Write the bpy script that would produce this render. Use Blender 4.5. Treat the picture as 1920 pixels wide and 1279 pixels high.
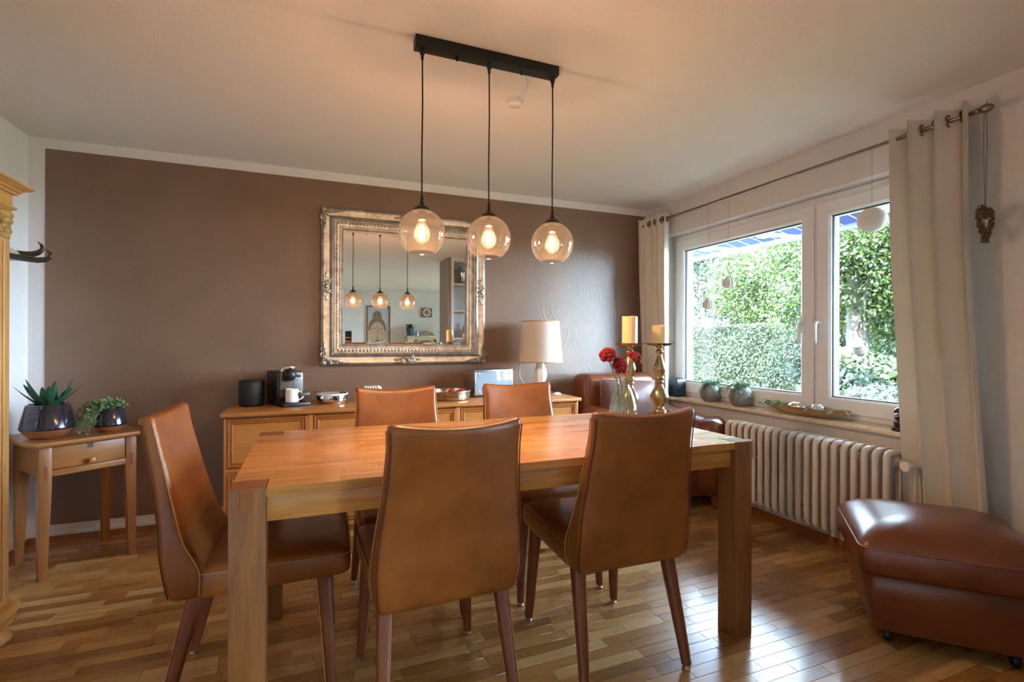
import bpy, bmesh, math, random
import numpy as np
from mathutils import Vector, Matrix
random.seed(7); RNG = np.random.default_rng(11)
for o in list(bpy.data.objects): bpy.data.objects.remove(o)
SC = bpy.context.scene; COL = SC.collection
PI = math.pi
# ------------------------------------------------------------------ camera
cam = bpy.data.cameras.new('camera'); cam_o = bpy.data.objects.new('camera', cam); COL.objects.link(cam_o)
cam.sensor_width = 36.0; cam.lens = 937.6/1920*36.0; cam.clip_start = .02; cam.clip_end = 200
CF = Vector((.371516, .928427, .000265)); CR = Vector((.928423, -.371515, .002553)); CU = Vector((-.002468, .000702, .999997))
cam_o.matrix_world = Matrix(((CR.x, CU.x, -CF.x, 0), (CR.y, CU.y, -CF.y, 0), (CR.z, CU.z, -CF.z, 1.18), (0, 0, 0, 1)))
SC.camera = cam_o
# ------------------------------------------------------------------ light
vs = SC.view_settings
vs.view_transform = 'Standard'; vs.look = 'None'; vs.gamma = 1.0; vs.use_curve_mapping = False; vs.exposure = 0.78
w = bpy.data.worlds.new('sky'); SC.world = w; w.use_nodes = True
wn = w.node_tree; bg = wn.nodes['Background']
bg.inputs['Color'].default_value = (.58, .78, 1.0, 1); bg.inputs['Strength'].default_value = 46.0
def lamp(name, kind, loc, energy, color, rot=None, aim=None, **k):
    d = bpy.data.lights.new(name, kind); d.energy = energy; d.color = color
    o = bpy.data.objects.new(name, d); COL.objects.link(o); o.location = loc
    if aim is not None: o.rotation_euler = Vector(aim).to_track_quat('-Z', 'Y').to_euler()
    for a, b in k.items(): setattr(d, a, b)
    return o
lamp('sun', 'SUN', (0, 0, 12), 95.0, (1, .95, .88), aim=(.62, .38, -.78), angle=math.radians(1.2))
# sky portals: the window over the radiator and the added fill-light door behind the camera
for nm, loc, sx, sy in (('window_portal', (2.99, 2.44, 1.40), 2.1, 1.4), ('fill_door_portal', (4.30, -2.5, 1.08), 1.7, 2.0)):
    po = lamp(nm, 'AREA', loc, 1, (1, 1, 1), aim=(-1, 0, 0), shape='RECTANGLE', size=sx, size_y=sy)
    po.data.cycles.is_portal = True

# ------------------------------------------------------------------ mesh helpers
class MB:
    def __init__(s): s.v = []; s.f = []
    def add(s, v, f):
        n = len(s.v); s.v += [tuple(p) for p in v]; s.f += [tuple(i+n for i in q) for q in f]; return s
    def box(s, x0, x1, y0, y1, z0, z1):
        return s.add([(x0,y0,z0),(x1,y0,z0),(x1,y1,z0),(x0,y1,z0),(x0,y0,z1),(x1,y0,z1),(x1,y1,z1),(x0,y1,z1)],
                     [(0,3,2,1),(4,5,6,7),(0,1,5,4),(1,2,6,5),(2,3,7,6),(3,0,4,7)])
    def loft(s, rings, cap0=True, cap1=True, closed=False):
        n = len(rings[0]); v = [p for r in rings for p in r]; f = []; m = len(rings)
        for i in range(m if closed else m-1):
            a = i*n; b = ((i+1) % m)*n
            for j in range(n):
                k = (j+1) % n; f.append((a+j, a+k, b+k, b+j))
        if not closed:
            if cap0: f.append(tuple(range(n-1, -1, -1)))
            if cap1: f.append(tuple((m-1)*n+j for j in range(n)))
        return s.add(v, f)
    def lathe(s, prof, seg=32, c=(0,0,0), closed=False, axis='z'):
        rings = []
        for r, z in prof:
            ring = []
            for j in range(seg):
                a = 2*PI*j/seg; p = (max(r,1e-5)*math.cos(a), max(r,1e-5)*math.sin(a), z)
                if axis == 'x': p = (p[2], p[0], p[1])
                if axis == 'y': p = (p[1], p[2], p[0])
                ring.append((p[0]+c[0], p[1]+c[1], p[2]+c[2]))
            rings.append(ring)
        return s.loft(rings, closed=closed)
    def tube(s, pts, r, seg=8, closed=False, sq=1.0):
        pts = [Vector(p) for p in pts]; n = len(pts); rs = r if isinstance(r, (list, tuple)) else [r]*n
        rings = []; up = None
        for i, p in enumerate(pts):
            a = pts[(i-1) % n] if (closed or i > 0) else p
            b = pts[(i+1) % n] if (closed or i < n-1) else p
            t = (b-a).normalized()
            if up is None: up = t.orthogonal().normalized()
            up = (up - t*up.dot(t))
            if up.length < 1e-6: up = t.orthogonal()
            up.normalize(); sd = t.cross(up)
            rings.append([p + (up*math.cos(2*PI*j/seg) + sd*math.sin(2*PI*j/seg)*sq)*rs[i] for j in range(seg)])
        return s.loft(rings, closed=closed)
    def ball(s, c, r, seg=12, rows=8):
        rx, ry, rz = r if isinstance(r, (list, tuple)) else (r, r, r)
        rings = []
        for i in range(rows+1):
            a = PI*i/rows; q = max(math.sin(a), .004)
            rings.append([(c[0]+rx*q*math.cos(2*PI*j/seg), c[1]+ry*q*math.sin(2*PI*j/seg), c[2]-rz*math.cos(a)) for j in range(seg)])
        return s.loft(rings)
    def sweep(s, prof, rect, plane, flip=1):
        # picture frame: prof = [(inset, height)], rect=(a0,a1,b0,b1); plane(a,b,h)->xyz ; mitred corners
        a0, a1, b0, b1 = rect; rings = []
        for (sa, sb) in ((0,0),(1,0),(1,1),(0,1)):
            ring = []
            for d, h in prof:
                a = a0+d if sa == 0 else a1-d; b = b0+d if sb == 0 else b1-d
                ring.append(plane(a, b, h))
            rings.append(ring)
        n = len(prof); v = [p for r in rings for p in r]; f = []
        for i in range(4):
            k = (i+1) % 4
            for j in range(n):
                m = (j+1) % n; f.append((i*n+j, i*n+m, k*n+m, k*n+j))
        return s.add(v, f)
    def xf(s, M):
        s.v = [tuple(M @ Vector(p)) for p in s.v]; return s
    def join(s, o, M=None):
        return s.add([tuple(M @ Vector(p)) for p in o.v] if M else o.v, o.f)
def chaikin(p, n=2):
    for _ in range(n):
        q = [p[0]]
        for a, b in zip(p, p[1:]): q += [(a[0]*.75+b[0]*.25, a[1]*.75+b[1]*.25), (a[0]*.25+b[0]*.75, a[1]*.25+b[1]*.75)]
        p = q+[p[-1]]
    return p
def rrect(hx, hy, r, n=6, cx=0, cy=0):
    r = min(r, hx*.999, hy*.999); pts = []
    for q, (sx, sy) in enumerate(((1,1),(-1,1),(-1,-1),(1,-1))):
        for i in range(n):
            a = q*PI/2 + (PI/2)*i/(n-1)
            pts.append((cx+sx*(hx-r)+r*math.cos(a), cy+sy*(hy-r)+r*math.sin(a)))
    return pts
ORG = {}
def mesh(name, mb, bevel=None, smooth=40):
    me = bpy.data.meshes.new(name)
    bm = bmesh.new()
    vs_ = [bm.verts.new(p) for p in mb.v]
    for q in mb.f:
        try: bm.faces.new([vs_[i] for i in q])
        except ValueError: pass
    bmesh.ops.recalc_face_normals(bm, faces=bm.faces)
    if bevel:
        r, sg = bevel if isinstance(bevel, tuple) else (bevel, 2)
        ed = [e for e in bm.edges if len(e.link_faces) == 2 and e.calc_face_angle(0) > .5]
        bmesh.ops.bevel(bm, geom=ed, offset=r, segments=sg, profile=.5, affect='EDGES', clamp_overlap=True)
    bm.to_mesh(me); bm.free()
    if smooth:
        me.polygons.foreach_set('use_smooth', [True]*len(me.polygons)); me.set_sharp_from_angle(angle=math.radians(smooth))
    return me
def link(name, me, mat, parent=None, loc=(0,0,0)):
    if mat is not None and not me.materials: me.materials.append(mat)
    o = bpy.data.objects.new(name, me); COL.objects.link(o); o.location = loc
    if parent is not None: o.parent = parent
    return o
def tag(o, label=None, cat=None, group=None, kind=None):
    if label: o['label'] = label
    if cat: o['category'] = cat
    if group: o['group'] = group
    if kind: o['kind'] = kind
    return o
def thing(name, label, cat, loc=(0,0,0), rotz=0, group=None):
    o = bpy.data.objects.new(name, None); COL.objects.link(o); o.empty_display_size = .05
    o.location = loc; o.rotation_euler = (0, 0, rotz); ORG[o.name] = Vector(loc)
    return tag(o, label, cat, group)
def part(name, mb, mat, parent, local=False, bevel=None, smooth=40, label=None, kind=None):
    org = ORG.get(parent.name, Vector((0,0,0)))
    if not local: mb.v = [(p[0]-org.x, p[1]-org.y, p[2]-org.z) for p in mb.v]
    o = link(name, mesh(name, mb, bevel, smooth), mat, parent); ORG[o.name] = org
    if label: o['label'] = label
    if kind: o['kind'] = kind
    return o
def solo(name, mb, mat, label, cat, org, bevel=None, smooth=40, group=None, kind=None):
    mb.v = [(p[0]-org[0], p[1]-org[1], p[2]-org[2]) for p in mb.v]
    o = link(name, mesh(name, mb, bevel, smooth), mat, None, org); ORG[o.name] = Vector(org)
    return tag(o, label, cat, group, kind)
def struct(name, mb, mat, bevel=None, smooth=30):
    o = link(name, mesh(name, mb, bevel, smooth), mat); o['kind'] = 'structure'; ORG[o.name] = Vector((0,0,0)); return o
def copy_tree(o, parent=None):
    c = o.copy(); COL.objects.link(c); c.parent = parent
    for ch in o.children: copy_tree(ch, c)
    return c
def B(*a): return MB().box(*a)

# ------------------------------------------------------------------ materials
def lin(h):
    h = h.lstrip('#'); c = [int(h[i:i+2], 16)/255 for i in (0,2,4)]
    return tuple(x/12.92 if x <= .04045 else ((x+.055)/1.055)**2.4 for x in c) + (1,)
class NT:
    def __init__(s, name):
        s.m = bpy.data.materials.new(name); s.m.use_nodes = True; s.t = s.m.node_tree; s.t.nodes.clear()
        s.out = s.n('ShaderNodeOutputMaterial')
    def n(s, ty, **k):
        x = s.t.nodes.new(ty)
        for a, b in k.items(): setattr(x, a, b)
        return x
    def l(s, a, b): s.t.links.new(a, b)
    def bsdf(s, **k):
        b = s.n('ShaderNodeBsdfPrincipled')
        for a, v in k.items(): b.inputs[a.replace('_', ' ')].default_value = v
        s.l(b.outputs[0], s.out.inputs[0]); s.b = b; return b
    def coord(s, scale=(1,1,1), rnd=0.0, rot=(0,0,0)):
        tc = s.n('ShaderNodeTexCoord'); src = tc.outputs['Object']
        if rnd:
            oi = s.n('ShaderNodeObjectInfo'); mu = s.n('ShaderNodeMath', operation='MULTIPLY'); mu.inputs[1].default_value = rnd
            s.l(oi.outputs['Random'], mu.inputs[0]); ad = s.n('ShaderNodeVectorMath', operation='ADD')
            s.l(src, ad.inputs[0]); s.l(mu.outputs[0], ad.inputs[1]); src = ad.outputs[0]
        mp = s.n('ShaderNodeMapping'); mp.inputs['Scale'].default_value = scale; mp.inputs['Rotation'].default_value = rot
        s.l(src, mp.inputs[0]); return mp.outputs[0]
    def noise(s, vec, scale, detail=4, rough=.55, dist=0):
        x = s.n('ShaderNodeTexNoise'); x.inputs['Scale'].default_value = scale; x.inputs['Detail'].default_value = detail
        x.inputs['Roughness'].default_value = rough; x.inputs['Distortion'].default_value = dist
        if vec is not None: s.l(vec, x.inputs['Vector'])
        return x.outputs['Fac']
    def ramp(s, fac, stops):
        x = s.n('ShaderNodeValToRGB'); e = x.color_ramp.elements
        while len(e) < len(stops): e.new(.5)
        for i, (p, c) in enumerate(stops): e[i].position = p; e[i].color = c
        s.l(fac, x.inputs[0]); return x.outputs[0]
    def mix(s, fac, a, b, mode='MIX'):
        x = s.n('ShaderNodeMix', data_type='RGBA', blend_type=mode)
        for sock, v in ((x.inputs[0], fac), (x.inputs[6], a), (x.inputs[7], b)):
            if isinstance(v, (int, float, tuple)): sock.default_value = v
            else: s.l(v, sock)
        return x.outputs[2]
    def bump(s, h, strength=.2, dist=.01):
        x = s.n('ShaderNodeBump'); x.inputs['Strength'].default_value = strength; x.inputs['Distance'].default_value = dist
        s.l(h, x.inputs['Height']); s.l(x.outputs[0], s.b.inputs['Normal'])
def plain(name, c, rough=.5, metal=0.0, coat=0.0, var=.08, scale=14, bump=0.0, bscale=60, **k):
    t = NT(name); b = t.bsdf(Roughness=rough, Metallic=metal, Coat_Weight=coat, **k); c = lin(c) if isinstance(c, str) else c
    v = t.coord(rnd=3.0); f = t.noise(v, scale, 3)
    lo = tuple(x*(1-var) for x in c[:3])+(1,); hi = tuple(min(1, x*(1+var)) for x in c[:3])+(1,)
    t.l(t.ramp(f, [(.3, lo), (.7, hi)]), b.inputs['Base Color'])
    if bump: t.bump(t.noise(v, bscale, 3), bump, .004)
    return t.m
def wood(name, c0, c1, axis='x', rough=.38, grain=1.0, tone=.25, coat=.15, knots=False, bump=.08):
    t = NT(name); b = t.bsdf(Roughness=rough, Coat_Weight=coat, Coat_Roughness=.25)
    s = {'x': (1.2, 14, 14), 'y': (14, 1.2, 14), 'z': (14, 14, 1.2)}[axis]
    v = t.coord(tuple(q*grain for q in s), rnd=37.0)
    f = t.noise(v, 1.6, 6, .62, 1.2); fine = t.noise(v, 9, 4, .7, .3)
    col = t.ramp(f, [(.30, lin(c0)), (.52, tuple((a+b_)/2 for a, b_ in zip(lin(c0), lin(c1)))), (.72, lin(c1))])
    dk = tuple(x*.55 for x in lin(c0)[:3])+(1,)
    col = t.mix(t.ramp(fine, [(.50, (0,0,0,1)), (.78, (.45,.45,.45,1))]), col, dk)
    if knots:
        kv = t.coord({'x': (3.0, 7, 7), 'y': (7, 3.0, 7), 'z': (7, 7, 3.0)}[axis], rnd=11.0)
        vo = t.n('ShaderNodeTexVoronoi'); vo.inputs['Scale'].default_value = .9; t.l(kv, vo.inputs['Vector'])
        col = t.mix(t.ramp(vo.outputs['Distance'], [(.035, (.8,.8,.8,1)), (.085, (0,0,0,1))]), col, tuple(x*.28 for x in lin(c0)[:3])+(1,))
    oi = t.n('ShaderNodeObjectInfo'); hs = t.n('ShaderNodeHueSaturation'); mr = t.n('ShaderNodeMapRange')
    mr.inputs['To Min'].default_value = 1-tone; mr.inputs['To Max'].default_value = 1+tone
    t.l(oi.outputs['Random'], mr.inputs[0]); t.l(mr.outputs[0], hs.inputs['Value']); t.l(col, hs.inputs['Color'])
    t.l(hs.outputs[0], b.inputs['Base Color'])
    if bump: t.bump(fine, bump, .003)
    return t.m
def leather(name, c0, c1, rough=.36):
    t = NT(name); b = t.bsdf(Roughness=rough, Coat_Weight=.22, Coat_Roughness=.22)
    v = t.coord(rnd=5.0); f = t.noise(v, 7, 5, .6)
    t.l(t.ramp(f, [(.32, lin(c0)), (.68, lin(c1))]), b.inputs['Base Color'])
    vo = t.n('ShaderNodeTexVoronoi'); vo.inputs['Scale'].default_value = 420; t.l(v, vo.inputs['Vector'])
    cr = t.noise(v, 16, 3, .5, 1.5)
    ad = t.n('ShaderNodeMath', operation='MULTIPLY_ADD'); t.l(cr, ad.inputs[0]); ad.inputs[1].default_value = 2.2; t.l(vo.outputs['Distance'], ad.inputs[2])
    t.bump(ad.outputs[0], .10, .003)
    return t.m
def thin_glass(name, tint=(1,1,1,1), refl=.06, rough=0.0, top=None, z0=0, z1=1, cloud=0.0):
    t = NT(name); tr = t.n('ShaderNodeBsdfTransparent'); gl = t.n('ShaderNodeBsdfGlossy'); gl.inputs['Roughness'].default_value = rough
    gl.inputs['Color'].default_value = (1,1,1,1); tr.inputs[0].default_value = tint
    if top:
        tc = t.n('ShaderNodeTexCoord'); sp = t.n('ShaderNodeSeparateXYZ'); t.l(tc.outputs['Object'], sp.inputs[0])
        mr = t.n('ShaderNodeMapRange'); mr.inputs[1].default_value = z0; mr.inputs[2].default_value = z1; t.l(sp.outputs['Z'], mr.inputs[0])
        t.l(t.mix(mr.outputs[0], tint, top), tr.inputs[0])
    lw = t.n('ShaderNodeLayerWeight'); lw.inputs['Blend'].default_value = .25
    ma = t.n('ShaderNodeMath', operation='MULTIPLY_ADD'); t.l(lw.outputs['Facing'], ma.inputs[0]); ma.inputs[1].default_value = .28; ma.inputs[2].default_value = refl
    mx = t.n('ShaderNodeMixShader'); t.l(ma.outputs[0], mx.inputs[0]); t.l(tr.outputs[0], mx.inputs[1]); t.l(gl.outputs[0], mx.inputs[2])
    res = mx.outputs[0]
    if cloud:
        df = t.n('ShaderNodeBsdfTranslucent'); df.inputs[0].default_value = (.9,.8,.7,1)
        m2 = t.n('ShaderNodeMixShader'); m2.inputs[0].default_value = cloud; t.l(res, m2.inputs[1]); t.l(df.outputs[0], m2.inputs[2]); res = m2.outputs[0]
    t.l(res, t.out.inputs[0]); return t.m
def emit(name, c, s):
    t = NT(name); e = t.n('ShaderNodeEmission'); e.inputs[0].default_value = c; e.inputs[1].default_value = s; t.l(e.outputs[0], t.out.inputs[0]); return t.m
def leafy(name, c0, c1, trans=.35, rough=.5):
    t = NT(name); b = t.bsdf(Roughness=rough); ge = t.n('ShaderNodeNewGeometry')
    col = t.ramp(ge.outputs['Random Per Island'], [(0, lin(c0)), (1, lin(c1))]); t.l(col, b.inputs['Base Color'])
    tl = t.n('ShaderNodeBsdfTranslucent'); t.l(col, tl.inputs[0]); mx = t.n('ShaderNodeMixShader'); mx.inputs[0].default_value = trans
    t.l(b.outputs[0], mx.inputs[1]); t.l(tl.outputs[0], mx.inputs[2]); t.l(mx.outputs[0], t.out.inputs[0]); return t.m
def parquet(name, obj):
    t = NT(name); b = t.bsdf(Roughness=.26, Coat_Weight=.3, Coat_Roughness=.16)
    if obj: src = t.n('ShaderNodeObjectInfo').outputs['Random']
    else: src = t.n('ShaderNodeNewGeometry').outputs['Random Per Island']
    tc = t.n('ShaderNodeTexCoord'); mu = t.n('ShaderNodeVectorMath', operation='SCALE'); mu.inputs[0].default_value = (31, 17, 5); t.l(src, mu.inputs['Scale'])
    ad = t.n('ShaderNodeVectorMath', operation='ADD'); t.l(tc.outputs['Object'], ad.inputs[0]); t.l(mu.outputs[0], ad.inputs[1])
    mp = t.n('ShaderNodeMapping'); mp.inputs['Scale'].default_value = (2.2, 26, 6); t.l(ad.outputs[0], mp.inputs[0])
    f = t.noise(mp.outputs[0], 1.5, 6, .65, .8)
    col = t.ramp(src, [(0, lin('#8c6030')), (.35, lin('#ab7a42')), (.75, lin('#bd8e52')), (1, lin('#d6ae74'))])
    col = t.mix(t.ramp(f, [(.42, (0,0,0,1)), (.75, (.55,.55,.55,1))]), col, lin('#7a5028'))
    t.l(col, b.inputs['Base Color'])
    rr = t.n('ShaderNodeMapRange'); rr.inputs[3].default_value = .20; rr.inputs[4].default_value = .34; t.l(f, rr.inputs[0]); t.l(rr.outputs[0], b.inputs['Roughness'])
    t.bump(f, .04, .002); return t.m

M = {}
M['ceiling'] = plain('ceiling_plaster', '#e6e2dc', .9, var=.02, scale=90, bump=.55, bscale=150)
M['white_wall'] = plain('white_wall_paint', '#e2dedc', .8, var=.02, scale=30, bump=.15, bscale=120)
M['offwhite'] = plain('offwhite_wall_paint', '#d9d2cc', .8, var=.03, scale=30, bump=.15, bscale=120)
def brown_wall():
    t = NT('brown_wall_paint'); b = t.bsdf(Roughness=.36, Specular_IOR_Level=.8); v = t.coord()
    t.l(t.ramp(t.noise(v, 2.2, 5), [(.3, lin('#775a45')), (.7, lin('#84664f'))]), b.inputs['Base Color'])
    wv = t.n('ShaderNodeTexWave'); wv.inputs['Scale'].default_value = 2.4; wv.inputs['Distortion'].default_value = 22; wv.inputs['Detail'].default_value = 2; wv.inputs['Detail Scale'].default_value = .8
    t.l(v, wv.inputs['Vector']); rid = t.ramp(wv.outputs['Fac'], [(.93, (0,0,0,1)), (.985, (1,1,1,1))])
    msk = t.ramp(t.noise(v, 3.0, 2), [(.5, (0,0,0,1)), (.62, (1,1,1,1))])
    fn = t.noise(v, 95, 4, .6)
    s = t.mix(1.0, rid, msk, 'MULTIPLY'); ad = t.n('ShaderNodeMath', operation='MULTIPLY_ADD'); t.l(s, ad.inputs[0]); ad.inputs[1].default_value = .55; t.l(fn, ad.inputs[2])
    t.bump(ad.outputs[0], .38, .004); return t.m
M['brown_wall'] = brown_wall()
M['greybrown'] = plain('grey_brown_paint', '#8d8177', .7, var=.03)
M['base_wood'] = wood('baseboard_wood', '#8a4a20', '#a8622e', 'x', .35, tone=.05)
M['upvc'] = plain('white_window_plastic', '#e9e9ea', .32, var=.01)
M['rubber'] = plain('black_rubber', '#15171a', .6)
M['pane'] = thin_glass('window_glass', (.97,.985,.98,1), .03)
M['sill'] = plain('beige_travertine', '#d8c6ac', .3, var=.12, scale=22, bump=.05, bscale=80)
M['parquet_piece'] = parquet('oak_parquet_piece', True); M['parquet_rest'] = parquet('oak_parquet_field', False)
M['subfloor'] = plain('dark_subfloor', '#3a2412', .8)
M['oak_x'] = wood('oiled_oak_long', '#ab6e34', '#d4974f', 'x', .27, tone=.22, coat=.25)
M['oak_z'] = wood('oiled_oak_upright', '#744722', '#966033', 'z', .42, tone=.05, coat=.15)
M['oak_y'] = wood('oiled_oak_cross', '#7a4a24', '#9c6636', 'y', .42, tone=.05, coat=.15)
M['oak_end'] = wood('oak_end_grain', '#7c4722', '#96592c', 'x', .4, grain=3, tone=.12)
M['pine_x'] = wood('waxed_pine_long', '#b06f30', '#cb8c48', 'x', .4, tone=.05, knots=True)
M['pine_z'] = wood('waxed_pine_upright', '#b06f30', '#cb8c48', 'z', .4, tone=.05, knots=True)
M['pine_dark'] = wood('waxed_pine_moulding', '#985620', '#b2702f', 'x', .4, tone=.03)
M['oldpine_x'] = wood('old_pine_long', '#976130', '#b27b42', 'x', .42, tone=.06, knots=True)
M['oldpine_z'] = wood('old_pine_upright', '#8f5c2e', '#aa7540', 'z', .42, tone=.06, knots=True)
M['ward_z'] = wood('wardrobe_pine_upright', '#b3834b', '#d2a468', 'z', .45, tone=.05, knots=True)
M['ward_y'] = wood('wardrobe_pine_long', '#b58440', '#cf9f58', 'y', .42, tone=.05, knots=True)
M['carve'] = plain('carved_pine', '#a98448', .45, var=.25, scale=40)
M['leather'] = leather('cognac_leather', '#7a4316', '#965720')
M['leather_warm'] = M['leather']
M['leather_leg'] = leather('dark_cognac_leather', '#6b351c', '#7f4424', .42)
M['leather_red'] = leather('russet_leather', '#643018', '#7a4022', .30)
M['thread'] = plain('pale_thread', '#b98b5c', .7)
M['seam'] = plain('seam_leather', '#5a2c14', .5)
M['chrome'] = plain('chrome', '#d8d8da', .12, 1.0, var=.02)
M['steel'] = plain('brushed_steel', '#c9cdd2', .24, 1.0, var=.05)
M['black'] = plain('satin_black', '#141414', .45)
M['black_metal'] = plain('black_metal', '#1d1f1a', .4, .3)
M['mesh_black'] = plain('black_speaker_mesh', '#17150f', .55, var=.4, scale=400, bump=.5, bscale=500)
M['anthracite'] = plain('anthracite_plastic', '#5c5450', .38, .35, var=.05)
M['porcelain'] = plain('white_porcelain', '#ece8e2', .18, coat=.3, var=.01)
M['greyline'] = plain('grey_rubber', '#55504c', .6)
def patina():
    t = NT('aged_silver_leaf'); b = t.bsdf(Roughness=.36, Metallic=.85); v = t.coord()
    f = t.noise(v, 18, 6, .7, .5)
    t.l(t.ramp(f, [(.24, lin('#4c443a')), (.36, lin('#948c80')), (.60, lin('#b9b3a8')), (.8, lin('#d2cdc4'))]), b.inputs['Base Color'])
    t.bump(t.noise(v, 160, 3), .15, .002); return t.m
M['patina'] = patina()
M['mirror'] = NT('mirror_glass'); M['mirror'].bsdf(Base_Color=(.93,.95,.95,1), Metallic=1.0, Roughness=.0); M['mirror'] = M['mirror'].m
M['globe'] = thin_glass('smoked_glass', (.92,.88,.85,1), .05, 0.0, top=(.50,.44,.40,1), z0=-.05, z1=.10, cloud=.005)
M['bulb'] = thin_glass('bulb_glass', (.99,.95,.88,1), .04, cloud=.006)
M['vase_glass'] = thin_glass('clear_vase_glass', (.86,.91,.88,1), .12, 0.0)
M['filament'] = emit('glowing_filament', (1,.62,.28,1), 60)
def cloth(name, c, trans=.25):
    t = NT(name); b = t.bsdf(Roughness=.9); v = t.coord(); c = lin(c)
    t.l(t.ramp(t.noise(v, 8, 3), [(.3, tuple(x*.95 for x in c[:3])+(1,)), (.7, c)]), b.inputs['Base Color'])
    t.bump(t.noise(v, 350, 2), .2, .002)
    tl = t.n('ShaderNodeBsdfTranslucent'); tl.inputs[0].default_value = c; mx = t.n('ShaderNodeMixShader'); mx.inputs[0].default_value = trans
    t.l(b.outputs[0], mx.inputs[1]); t.l(tl.outputs[0], mx.inputs[2]); t.l(mx.outputs[0], t.out.inputs[0]); return t.m
M['curtain'] = cloth('cream_curtain_cloth', '#ebe2d4', .12)
M['shade'] = cloth('ivory_shade_cloth', '#eadfce', .25)
M['paper'] = cloth('white_paper', '#e6e3dc', .10)
M['brushed_nickel'] = plain('aged_nickel', '#8f8172', .3, .9, var=.1)
M['radiator'] = plain('warm_white_enamel', '#d6ccc0', .35, var=.02)
M['gold'] = plain('mottled_gold', '#b8a684', .26, .95, var=.35, scale=60, bump=.2, bscale=90)
M['candle'] = NT('ivory_wax'); M['candle'].bsdf(Base_Color=lin('#ecd6a0'), Roughness=.5, Subsurface_Weight=.3, Subsurface_Radius=(.02,.012,.006)); M['candle'] = M['candle'].m
M['wool_red'] = plain('red_wool', '#860b18', .85, var=.25, scale=220, bump=.8, bscale=330)
M['wool_green'] = plain('pale_green_wool', '#9aa46a', .85, var=.15, scale=200, bump=.6, bscale=300)
M['stem'] = plain('green_stem', '#5f7a48', .5)
def pot_glaze():
    t = NT('embossed_dark_glaze'); b = t.bsdf(Roughness=.16, Metallic=.55, Coat_Weight=.5); v = t.coord()
    t.l(t.ramp(t.noise(v, 12, 3), [(.3, lin('#2c2a33')), (.7, lin('#45414a'))]), b.inputs['Base Color'])
    wv = t.n('ShaderNodeTexWave', wave_type='RINGS'); wv.inputs['Scale'].default_value = 11; wv.inputs['Distortion'].default_value = 14; wv.inputs['Detail'].default_value = 1.5; t.l(v, wv.inputs['Vector'])
    t.bump(t.ramp(wv.outputs['Fac'], [(.4, (0,0,0,1)), (.6, (1,1,1,1))]), .9, .009); return t.m
M['pot_glaze'] = pot_glaze()
M['copper'] = plain('hammered_copper', '#cf9c6c', .30, .75, var=.18, scale=40, bump=.15, bscale=60)
M['soil'] = plain('dark_soil', '#2a1e14', .9, var=.3, bump=.6)
M['aloe'] = plain('aloe_green', '#274e33', .42, var=.25, scale=12)
M['trail'] = leafy('trailing_green', '#4f6a38', '#7a8c58', .2)
M['trail2'] = leafy('blue_green_trailing', '#4a6a4a', '#7f9a76', .2)
M['stone_grey'] = plain('grey_ceramic', '#8d8a8c', .4, .25, var=.08, scale=10, bump=.25, bscale=40)
M['blue_black'] = plain('blue_black_plastic', '#12222e', .3, var=.1)
M['drift'] = wood('bleached_driftwood', '#8a6a3e', '#c9a878', 'y', .5, tone=.02)
M['shell'] = plain('pearl_shell', '#cfd2d6', .2, .6, var=.1, scale=30)
M['bronze'] = plain('dark_bronze', '#3a3734', .35, .7, var=.3, scale=30)
M['horn'] = plain('dark_horn', '#35291f', .4, var=.4, scale=30, bump=.4, bscale=90)
M['bone'] = plain('pale_bone', '#c9bfb0', .6)
M['grass'] = plain('lawn', (.02,.035,.01,1), .9, var=.4, scale=8)
M['bark'] = plain('grey_bark', '#2c261f', .9, var=.3, bump=.8, bscale=20)
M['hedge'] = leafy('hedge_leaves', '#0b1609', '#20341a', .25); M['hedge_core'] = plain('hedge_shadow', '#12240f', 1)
M['tree_far'] = leafy('far_tree_leaves', '#0e1a10', '#233828', .28)
M['tree_near'] = leafy('maple_leaves', '#142408', '#374b16', .34)
M['ivy'] = leafy('ivy_leaves', '#0c190a', '#22391b', .26)
M['blossom'] = leafy('white_blossom_leaves', '#1c2c18', '#525c4e', .2)
M['render_white'] = plain('white_house_render', '#8e8a84', .9)
M['roof_tile'] = plain('red_roof', '#9a5a3c', .8)
M['awning'] = cloth('blue_awning_cloth', '#12285a', .01)
M['awning_white'] = plain('white_lacquer', '#e4e6ea', .35)
M['grey_alu'] = plain('grey_aluminium', '#6f7780', .4, .5)
M['gold_beads'] = plain('antique_gold_beads', '#6d5a40', .3, .85, var=.4, scale=120)
M['cord'] = plain('twine', '#6a5444', .8)
M['red_wax'] = plain('red_wax', '#b01f26', .4)
M['whitewash'] = plain('white_lacquered_wood', '#e2e2de', .4, var=.02)
M['piping'] = leather('piping_leather', '#7c4326', '#8c5030')
M['pale_pine'] = plain('limed_pine', '#b5a288', .5, var=.08)
M['terrain_blue'] = plain('slate_blue_pot', '#3a4654', .5)
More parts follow.
